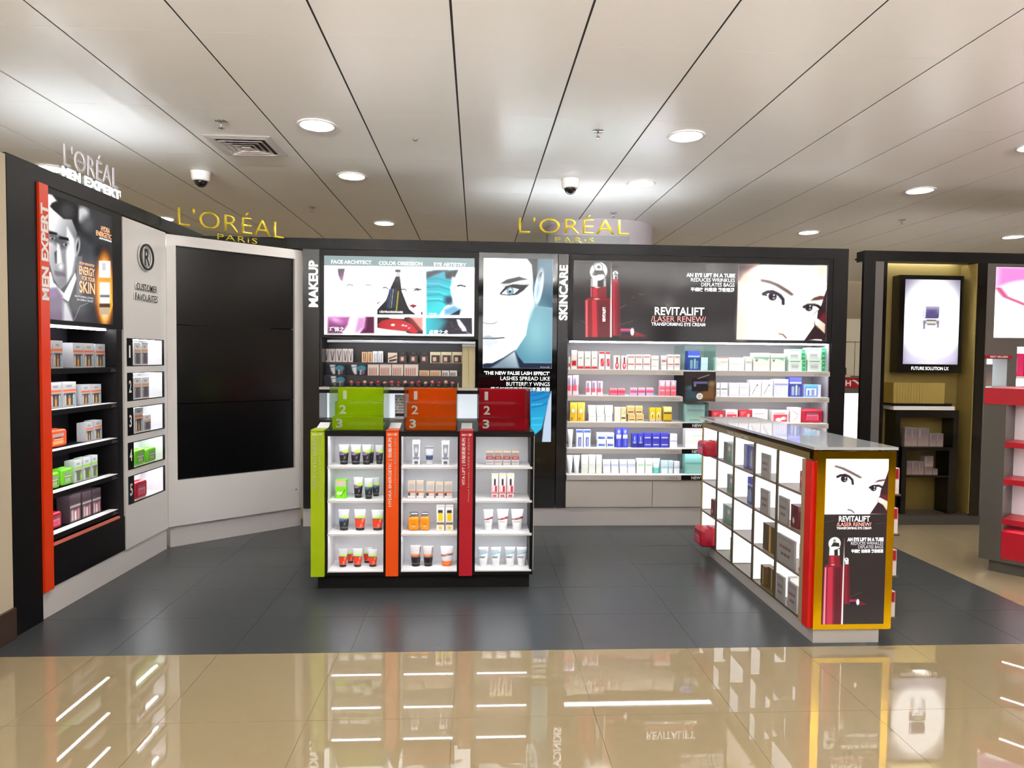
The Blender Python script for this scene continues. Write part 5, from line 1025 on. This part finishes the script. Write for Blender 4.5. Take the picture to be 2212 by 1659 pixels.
def art_end():
    a = Art(130, 330, ((1784, 991), (1919, 992), (1906, 1348), (1772, 1348)), (42, 32, 34)).view(1720, 920, 5.925)
    a.poly([(340, 380), (1220, 380), (1220, 1130), (340, 1130)], ((255, 238, 226), (255, 255, 252), (380, 700), (560, 700)), 2)
    a.poly([(1180, 420), (1185, 540), (1120, 720), (1075, 820), (1060, 900), (1030, 930), (1035, 980), (935, 1125), (1160, 1130), (1220, 420)], (56, 26, 34), 3)
    a.poly([(1030, 925), (1060, 915), (1170, 970), (1150, 1085), (1100, 1010), (1040, 975)], ((255, 246, 232), (246, 214, 190), (1040, 940), (1140, 1040)), 3); a.poly([(1075, 880), (1160, 890), (1160, 960), (1080, 915)], (120, 30, 50), 14)
    a.poly([(485, 512), (560, 522), (690, 580), (800, 640), (832, 666), (790, 664), (680, 606), (560, 544)], (150, 120, 114), 6); a.poly([(990, 728), (1040, 694), (1130, 682), (1128, 704), (1050, 716)], (116, 72, 66), 6)
    a.line([(500, 516), (600, 545), (700, 596), (815, 658)], 24, (114, 90, 88), 10, .85); a.line([(520, 650), (560, 632), (620, 626), (670, 648), (710, 690), (716, 740)], 30, (38, 22, 38), 5); face_eye(a, 606, 678, 42)
    a.line([(935, 790), (980, 770), (1050, 766), (1100, 790)], 28, (38, 20, 32), 5); face_eye(a, 980, 796, 40); a.ell(1050, 815, 20, 30, (250, 246, 248), 4); a.line([(655, 1070), (700, 1082), (730, 1110)], 16, (120, 92, 84), 6); a.ell(400, 500, 40, 160, (252, 226, 214), 40, 0, .6)
    a.line([(345, 1230), (480, 1210)], 4, (120, 100, 96), 3, .7); a.line([(1000, 1250), (1140, 1245)], 4, (110, 90, 90), 3, .7)
    a.view(1600, 1100, 5.53)
    a.poly([(955, 1372), (985, 690), (1005, 655), (1190, 655), (1205, 690), (1200, 1372)], (140, 14, 40), 3); a.poly([(1010, 1372), (1030, 690), (1090, 680), (1080, 1372)], (206, 40, 72), 6); a.poly([(968, 1372), (995, 690), (1012, 690), (994, 1372)], (250, 150, 170), 4); a.poly([(1100, 1372), (1110, 690), (1190, 690), (1180, 1372)], (84, 8, 26), 14, .8)
    a.poly([(1035, 655), (1040, 560), (1055, 548), (1170, 548), (1180, 655)], (140, 14, 36), 3); a.rect(1065, 1105, 560, 650, (206, 46, 70), 4); a.ell(1090, 660, 24, 6, (250, 200, 200), 3)
    a.poly([(1046, 548), (1050, 470), (1172, 470), (1172, 548)], (236, 236, 230), 2); a.rect(1108, 1150, 465, 548, (30, 26, 28), 3); a.ell(1112, 405, 72, 76, (244, 244, 242), 2, .4); a.poly([(1066, 445), (1100, 390), (1165, 400), (1170, 450), (1120, 440)], (34, 28, 30), 4); a.ell(1112, 370, 22, 22, (200, 196, 192), 3); a.ell(1112, 372, 10, 10, (90, 84, 80), 4); a.line([(1055, 460), (1100, 468), (1130, 452), (1170, 452)], 14, (244, 244, 240), 3)
    a.poly([(1226, 340), (1234, 340), (1205, 1372), (1185, 1372)], ((110, 80, 76), (255, 240, 236), (1230, 350), (1220, 600)), 3)
    a.poly([(1222, 1130), (1232, 660), (1285, 655), (1290, 1130)], (150, 16, 44), 3); a.rect(1262, 1284, 670, 1120, (92, 8, 28), 5, .8); a.rect(1236, 1278, 600, 655, (222, 222, 218), 2); a.ell(1252, 600, 26, 24, (240, 240, 238), 2); a.ell(1250, 596, 9, 9, (90, 84, 84), 2)
    a.rect(1285, 1375, 1075, 1105, (180, 30, 90), 3); a.rect(1290, 1375, 1105, 1140, (26, 26, 50), 3); a.ell(1386, 1108, 18, 36, (250, 250, 252), 2); a.poly([(1405, 1100), (1495, 1136), (1410, 1146)], (140, 20, 40), 6); a.line([(1290, 1050), (1430, 990)], 3, (170, 110, 90), 3, .7)
    return a
art_end().build(ri, 'poster', .045, .367, .10, .937, -.018, PRLIT, loc=(1.656, 0, 0), rz=PI / 2, glow=.5)['label'] = 'backlit poster with a face above red bottles'
for s_, x0, x1, z0, z1, m_, b_ in (('REVITALIFT', .118, .278, .622, .65, LITW, .015), ('/LASER RENEW/', .108, .286, .599, .618, LITR, .012), ('TRANSFORMING EYE CREAM', .108, .286, .583, .595, LITW, 0), ('AN EYE LIFT IN A TUBE', .165, .352, .522, .541, LITW, .03), ('REDUCES WRINKLES', .184, .351, .504, .519, LITG, 0), ('DEFLATES BAGS', .222, .351, .486, .501, LITG, 0), ('平细纹 祛眼袋 紧致眼周', .187, .351, .463, .482, LITW, .01)):
    text(ri, 'lettering', s_, x0, x1, z0, z1, -.0195, m_, 0, b_, loc=(1.656, 0, 0), rz=PI / 2)
SIDE = [  # column, row (0 top), design, x in the column, width, height, setback (negative = sticks out), depth
 (0, 0, 'red_bag', .20, .16, .115, -.085, .17), (0, 1, 'side_red', .265, .035, .10, .02, .05), (0, 2, 'side_brown', .24, .07, .12, .0, .08), (0, 3, 'red_bag', .19, .17, .14, -.09, .18),
 (1, 0, 'side_green', .14, .15, .125, .02, .06), (1, 1, 'side_green', .17, .11, .12, .03, .06), (1, 2, 'side_green', .13, .16, .12, .03, .06), (1, 3, 'side_green', .18, .12, .12, .06, .05),
 (2, 0, 'side_blue', .17, .17, .15, .03, .06), (2, 1, 'blue_kit', .22, .08, .165, .02, .05), (2, 2, 'blue_tall', .25, .035, .165, .03, .05), (2, 3, 'side_blue', .24, .05, .13, .05, .05),
 (3, 0, 'side_grey', .15, .11, .14, .0, .012), (3, 0, 'white_mint', .25, .04, .13, .04, .05), (3, 1, 'side_grey', .15, .11, .14, .0, .012), (3, 1, 'white_mint', .25, .04, .125, .04, .05), (3, 2, 'side_bronze', .18, .16, .155, .02, .08), (3, 3, 'side_bronze', .11, .06, .115, .02, .06), (3, 3, 'side_bronze', .20, .08, .125, .03, .06),
 (4, 0, 'side_red', .21, .06, .10, .04, .05), (4, 1, 'side_grey', .08, .11, .145, .0, .012), (4, 1, 'side_brown', .17, .08, .12, .02, .06), (4, 1, 'side_red', .24, .04, .09, .04, .05), (4, 2, 'side_grey', .12, .20, .155, .0, .012), (4, 2, 'wr_band', .25, .035, .15, .02, .05), (4, 3, 'side_grey', .066, .09, .145, .0, .012), (4, 3, 'wr_band', .13, .03, .155, .02, .05), (4, 3, 'side_grey', .21, .10, .145, .0, .012)]
rk = {}; cnt = {}
for q in SIDE: cnt[(q[0], q[1], q[2])] = cnt.get((q[0], q[1], q[2]), 0) + 1
for c, r_, kd, x, w_, h, sb_, dp in SIDE:
    k = (c, r_, kd); rk[k] = rk.get(k, 0) + 1; pos = '' if cnt[k] == 1 else ('farther ', 'nearer ')[rk[k] - 1]
    put(kd, FR_, DV[c] + x, sb_, RZ_[3 - r_] if r_ < 3 else RZ_[0], w_, h, '%s, %scolumn %s from the gold panel, %s row' % (DES[kd][1], pos, ('five', 'four', 'three', 'two', 'one')[c], ('top', 'second', 'third', 'bottom')[r_]), 'products in the long right gondola', dp)
for i, z in enumerate(RZ_):
    put('white_redtop', ((2.156, 3.33), 0.), 0, 0, z, .1, .135, 'white carton with red shoulder on right flank of gold-ended gondola, %s row' % ('bottom', 'third', 'second', 'top')[i], 'cartons on the right flank', .08)
    B(ri, 'side_tray', BROWNG, 1.46, 1.56, .401, .512, z - .008, z)
# ------------------------------------------------------------------ the counters opposite (behind the camera): they show in the gloss and carry the added lamp trough that brightens the ceiling
for i, x in enumerate((-3.4, -.6, 2.2, 5.0)):
    t = thing('opposite_counter', 'lit wall counter on the opposite side of the aisle, %s from left' % ORD[i], 'shelving', (x, -1.3, 0), PI)
    B(t, 'carcass', BLACK, -1.3, 1.3, .1, .5, .1, 2.3); B(t, 'plinth', PLINTH, -1.3, 1.3, .12, .5, 0, .1)
    B(t, 'lit_poster', OPAL, -1.15, 1.15, .09, .1, 1.6, 2.2)
    for z in (.5, .8, 1.1, 1.4): sh = B(t, 'shelf', WHITE, -1.15, 1.15, -.15, .1, z - .02, z)
    B(t, 'fill_trough', WHITE, -1.39, 1.39, .16, .48, 2.301, 2.31); B(t, 'fill_back', WHITE, -1.39, 1.39, .48, .5, 2.31, 2.6); B(t, 'fill_shield_lip', WHITE, -1.39, 1.39, .02, .035, 2.301, 2.488); B(t, 'fill_shelf', WHITE, -1.39, 1.39, .035, .16, 2.301, 2.309)  # added trough for the fill lamp; its lip keeps light off the bay fronts
# ------------------------------------------------------------------ right-hand bays
rs = frame('bay_surround', 'black portal frame around the gold-backed bay on the right', 'frame', FB_)
B(rs, 'end_post', BLACK, 3.317, 3.419, 0, .03, .0, 2.29)
B(rs, 'top_beam', BLACK, 3.317, 5.6, 0, .12, 2.29, 2.378)
B(rs, 'top_panel', BLACKM, 3.50, 5.6, .12, .46, 2.362, 2.377); B(rs, 'light_bar', LEDM, 3.58, 4.29, .13, .15, 2.325, 2.337)  # unseen bar behind the beam, added to brighten the gold back panel
B(rs, 'plinth', mat('dark_grey_plinth', (84, 80, 78), .4), 3.42, 5.6, .01, .44, 0, .082)
lx = frame('gold_bay', 'gold-backed bay with tall lit bottle poster and nested black tables', 'shelving', FB_)
B(lx, 'side_strip', mat('mid_grey_gloss', (112, 108, 108), .2, coat=.4), 3.421, 3.495, .004, .03, .084, 2.288); B(lx, 'side_strip', GLOSSK, 3.50, 3.528, .006, .20, .084, 2.288)
B(lx, 'gold_back', GOLDP, 3.53, 4.338, .20, .22, .084, 2.36); B(lx, 'gold_side', GOLDP, 4.329, 4.339, .008, .199, .095, 2.288); B(lx, 'side_strip', GLOSSK, 4.341, 4.424, .004, .4, .084, 2.288)
B(lx, 'floor_panel', mat('bay_floor', (70, 66, 62), .3), 3.53, 4.328, .01, .199, .084, .094)
lb = frame('light_box', 'black light box with glowing white bottle poster on the gold panel', 'light box', FB_)
B(lb, 'housing', GLOSSK, 3.70, 4.282, .09, .198, 1.333, 2.187)
a = Art(110, 164, ((0, 0), (577, 0), (577, 900), (0, 900)), (255, 255, 255)); a.view(0, 0, 1)
a.mix(np.clip((np.hypot((a.X - 290) / 330, (a.Y - 440) / 470) - .78) / .5, 0, 1), (140, 134, 158))
a.rect(0, 577, 790, 900, (206, 198, 226), 40, .7)
a.poly([(200, 290), (215, 280), (355, 280), (368, 290), (362, 400), (350, 412), (212, 412), (200, 400)], ((90, 78, 130), (190, 180, 206), (290, 380), (290, 280)), 5); a.rect(205, 222, 290, 405, (240, 238, 246), 6); a.rect(240, 330, 320, 400, (96, 84, 140), 18)
a.rect(200, 365, 428, 470, (176, 170, 186), 8); a.rect(235, 335, 424, 440, (90, 84, 70), 4); a.rect(232, 336, 445, 456, (236, 230, 196), 3); a.rect(200, 222, 440, 530, (130, 124, 146), 10); a.rect(345, 366, 440, 510, (130, 124, 146), 10); a.rect(240, 330, 470, 484, (110, 100, 120), 4); a.rect(255, 315, 500, 508, (190, 184, 200), 5); a.line([(365, 540), (350, 640), (310, 690)], 4, (222, 216, 222), 4); a.rect(295, 320, 525, 580, (230, 222, 240), 10); a.rect(205, 240, 530, 680, (236, 230, 240), 16); a.rect(330, 360, 520, 660, (232, 226, 238), 14)
a.build(lb, 'poster', 3.746, 4.246, 1.408, 2.15, .0885, PRLIT, glow=1.8)['label'] = 'glowing white poster with violet capped bottle'
text(lb, 'lettering', '闪耀杰作 时光永恒之美', 3.835, 4.165, 2.10, 2.122, .0875, LITG); text(lb, 'lettering', 'SHISEIDO', 3.95, 4.04, 1.785, 1.795, .0875, LITK, 0, .01); text(lb, 'lettering', 'FUTURE SOLUTION LX', 3.825, 4.165, 1.357, 1.386, .0885, LITW, 0, .01)
def nest(label, x0, x1, y0, y1, h, tk, shelf=None):
    t = frame('nesting_table', label, 'table', FB_)
    B(t, 'top', GLOSSK, x0, x1, y0, y1, h - tk, h)
    for xa in (x0, x1 - .045):
        B(t, 'leg', GLOSSK, xa, xa + .045, y0, y1, .0945, h - tk)
    if shelf: B(t, 'shelf', GLOSSK, x0 + .045, x1 - .045, y0 + .01, y1, shelf - .016, shelf)
    return t
nest('larger glossy black nesting table under the gold box', 3.672, 4.247, .05, .197, 1.006, .068)
nest('smaller glossy black nesting table with a shelf of grey cartons', 3.722, 4.195, .02, .19, .683, .03, .432)
pl = frame('mirror_stand', 'gold mirror box on a white plinth plate on the larger black table', 'display box', FB_)
B(pl, 'plate', WHITE, 3.645, 4.20, .04, .195, 1.0065, 1.04); B(pl, 'plate', BLACK, 3.65, 4.175, .045, .19, 1.0405, 1.063); gbx = B(pl, 'gold_box', mat('gold_ribbed', (236, 214, 130), .22, metal=.75), 3.645, 4.11, .05, .19, 1.0635, 1.245)
for i in range(11): sub(gbx, 'rib', MATS['gold_ribbed'], 3.65 + i * .0255, 3.673 + i * .0255, .0465, .0498, 1.065, 1.243)
rk = {}
for r in sorted(LUX, key=lambda r: (r[0], r[5] > .45 and r[0] == 2, r[2])):
    row, kd, x, w_, h, z0 = r; z0 = {1: .683, 2: .432}[row]; x *= .969; w_ *= .969; h *= .969
    up = row == 2 and r[5] > .45
    if up: z0 += .0752
    k = (row, up); rk[k] = rk.get(k, 0) + 1
    put(kd, FB_, x, .06, z0, w_ * .93, h, 'mauve grey carton %s on %s' % ('stacked on another' if up else ORD[rk[k] - 1] + ' from left', 'the smaller black table top' if row == 1 else 'its lower shelf'), 'grey cartons on the black tables')
# best seller column and pink bay
bs = frame('best_seller_column', 'grey column with BEST SELLERS niche of glass shelves', 'shelving', FB_)
GC = mat('taupe_grey', (104, 97, 95), .35)
holed(bs, 'column', GC, 4.426, 5.6, .084, 2.288, .004, .03, [(4.445, 4.655, .42, 1.462), (4.72, 5.5, .2, 1.57), (4.50, 5.5, 1.645, 2.262)])
B(bs, 'header', RED, 4.426, 4.668, -.004, .003, 1.466, 1.494); text(bs, 'lettering', 'BEST SELLERS', 4.47, 4.63, 1.472, 1.488, -.0055, WPRINT, 0, .03)
B(bs, 'niche_back', OPALS, 4.44, 4.66, .2, .21, .42, 1.465); B(bs, 'niche_side', WHITE, 4.656, 4.664, .03, .2, .42, 1.465); B(bs, 'niche_side', WHITE, 4.436, 4.444, .03, .2, .42, 1.465)
for z in (1.222, .962, .70, .43): B(bs, 'glass_shelf', AQUA, 4.446, 4.654, .012, .198, z - .008, z)
for z, h, w_, kd, d_ in ((1.222, .19, .075, 'grey_carton', 'top'), (.962, .13, .11, 'gold_light', 'second'), (.70, .15, .11, 'gold_light', 'third'), (.43, .19, .13, 'cream_box', 'bottom')):
    put(kd, FB_, 4.51, .06, z, w_, h, '%s on the %s glass shelf of the BEST SELLERS column' % (DES[kd][1], d_), 'best seller boxes')
a = Art(70, 100, ((0, 0), (300, 0), (300, 760), (0, 760)), (255, 250, 253)).view(0, 0, 1)
a.poly([(0, 0), (170, 0), (190, 120), (20, 210), (0, 220)], (250, 150, 226), 20); a.ell(110, 250, 100, 120, (255, 255, 255), 12); a.ell(110, 250, 104, 126, (240, 170, 210), 6, 0, .35); a.ell(118, 260, 92, 110, (255, 250, 254), 10)
a.line([(10, 230), (30, 320), (90, 410)], 16, (226, 90, 140), 6); a.ell(215, 500, 16, 50, (240, 150, 170), 6, -.4); a.line([(70, 520), (110, 524)], 5, (200, 190, 190), 3); a.line([(235, 220), (230, 270)], 10, (220, 170, 196), 5)
o = a.build(bs, 'poster', 4.502, 5.498, 1.647, 2.26, .012, PRLIT, glow=1.6); o['label'] = 'backlit pink and white petals poster'
B(bs, 'shelf_back', OPAL, 4.72, 5.5, .28, .29, .2, 1.57)
for z in (1.31, 1.07, .83): B(bs, 'shelf', WHITE, 4.722, 5.498, .01, .28, z - .02, z)
B(bs, 'light_bar', LEDM, 4.74, 5.48, .05, .07, 1.56, 1.568)
PK = mat('hot_pink', (226, 30, 90), .35)
DES['pink_carton'] = ('box', 'hot pink carton', (230, 36, 96), [('r', .1, .9, .05, .95, (240, 60, 120)), ('r', .2, .3, .2, .8, (250, 150, 180))])
for i in range(6):
    put('pink_carton', FB_, 4.79 + i * .1, .06, 1.31, .09, .20, 'hot pink carton, %s from grey column, top shelf of far right bay' % ORD[i], 'pink cartons')
    put('pink_carton', FB_, 4.80 + i * .1, .06, 1.07, .08, .15, 'hot pink carton, %s from grey column, second shelf of far right bay' % ORD[i], 'pink cartons')

# --- dark grey gondola with crimson trims at the right edge
gd = thing('gondola', 'dark grey gondola with crimson trims and white shelves at the right edge', 'gondola', (3.475, 4.365, 0), math.radians(-52))
GG = mat('gondola_grey', (82, 78, 72), .4)
B(gd, 'end_post', GG, 0, .125, 0, .5, .08, 1.144); B(gd, 'plinth', GG, .055, 1.2, .03, .47, 0, .079)
B(gd, 'top_cap', RED, -.002, 1.25, -.004, .504, 1.145, 1.254); B(gd, 'core', WHITE, .126, 1.2, .24, .26, .09, 1.144)
B(gd, 'base_panel', RED, .126, 1.2, -.002, .24, .105, .29); B(gd, 'base_rail', GG, .126, 1.2, 0, .5, .08, .104)
for z in (.895, .645, .375): B(gd, 'shelf', RED, .126, 1.2, -.002, .24, z - .035, z)
for z in (1.1445, .8595, .6095, .3395): B(gd, 'light_bar', LEDM, .15, 1.18, .03, .045, z - .0012, z - .0002)
B(gd, 'end_post', GG, 1.2, 1.25, 0, .5, .08, 1.144)

# --- what shows through the gap: distant counter with a crimson sign, a pale cupboard above and a lit panel below
fc = thing('distant_counter', 'distant pale cupboard with crimson sign and lit panel seen through the gap', 'counter', (5.1, 9.0, 0))
CUP = mat('pale_cupboard', (206, 198, 176), .5)
B(fc, 'cupboard_door', CUP, -.9, .17, .02, .4, 1.21, 1.70); B(fc, 'cupboard_door', CUP, .18, 1.2, .02, .4, 1.21, 1.70)
B(fc, 'handle', INK, .03, .05, .0, .02, 1.24, 1.34); B(fc, 'sill', INK, .12, .6, .0, .02, 1.215, 1.225)
B(fc, 'sign_board', RED, -.9, 1.2, .0, .4, 1.06, 1.195); text(fc, 'lettering', 'H', .04, .12, 1.085, 1.165, -.002, WPRINT, 0, .03)
V = []; N = 24
for i in range(N + 1):
    t_ = i / N; x = .14 + .22 * t_; z = 1.125 + .042 * math.cos(PI * min(t_ * 1.35, 1.)); nx, nz = .012, .007
    V += [(x - nx, 0, z - nz), (x + nx, 0, z + nz)]
obj('wave_mark', mesh('wave_mark', V, [(2 * i, 2 * i + 1, 2 * i + 3, 2 * i + 2) for i in range(N)], WPRINT), fc, (0, -.003, 0))
B(fc, 'lit_panel', OPAL, -.9, 1.2, .01, .4, .16, .98); B(fc, 'band', GC, -.9, 1.2, .0, .4, .985, 1.055); B(fc, 'plinth', GC, -.9, 1.2, .0, .4, 0, .155)
B(fc, 'top_board', CUP, -.9, 1.2, .0, .45, 1.705, 2.02)
# remove the helper text object
bpy.data.objects.remove(TXO); bpy.data.curves.remove(TXT)
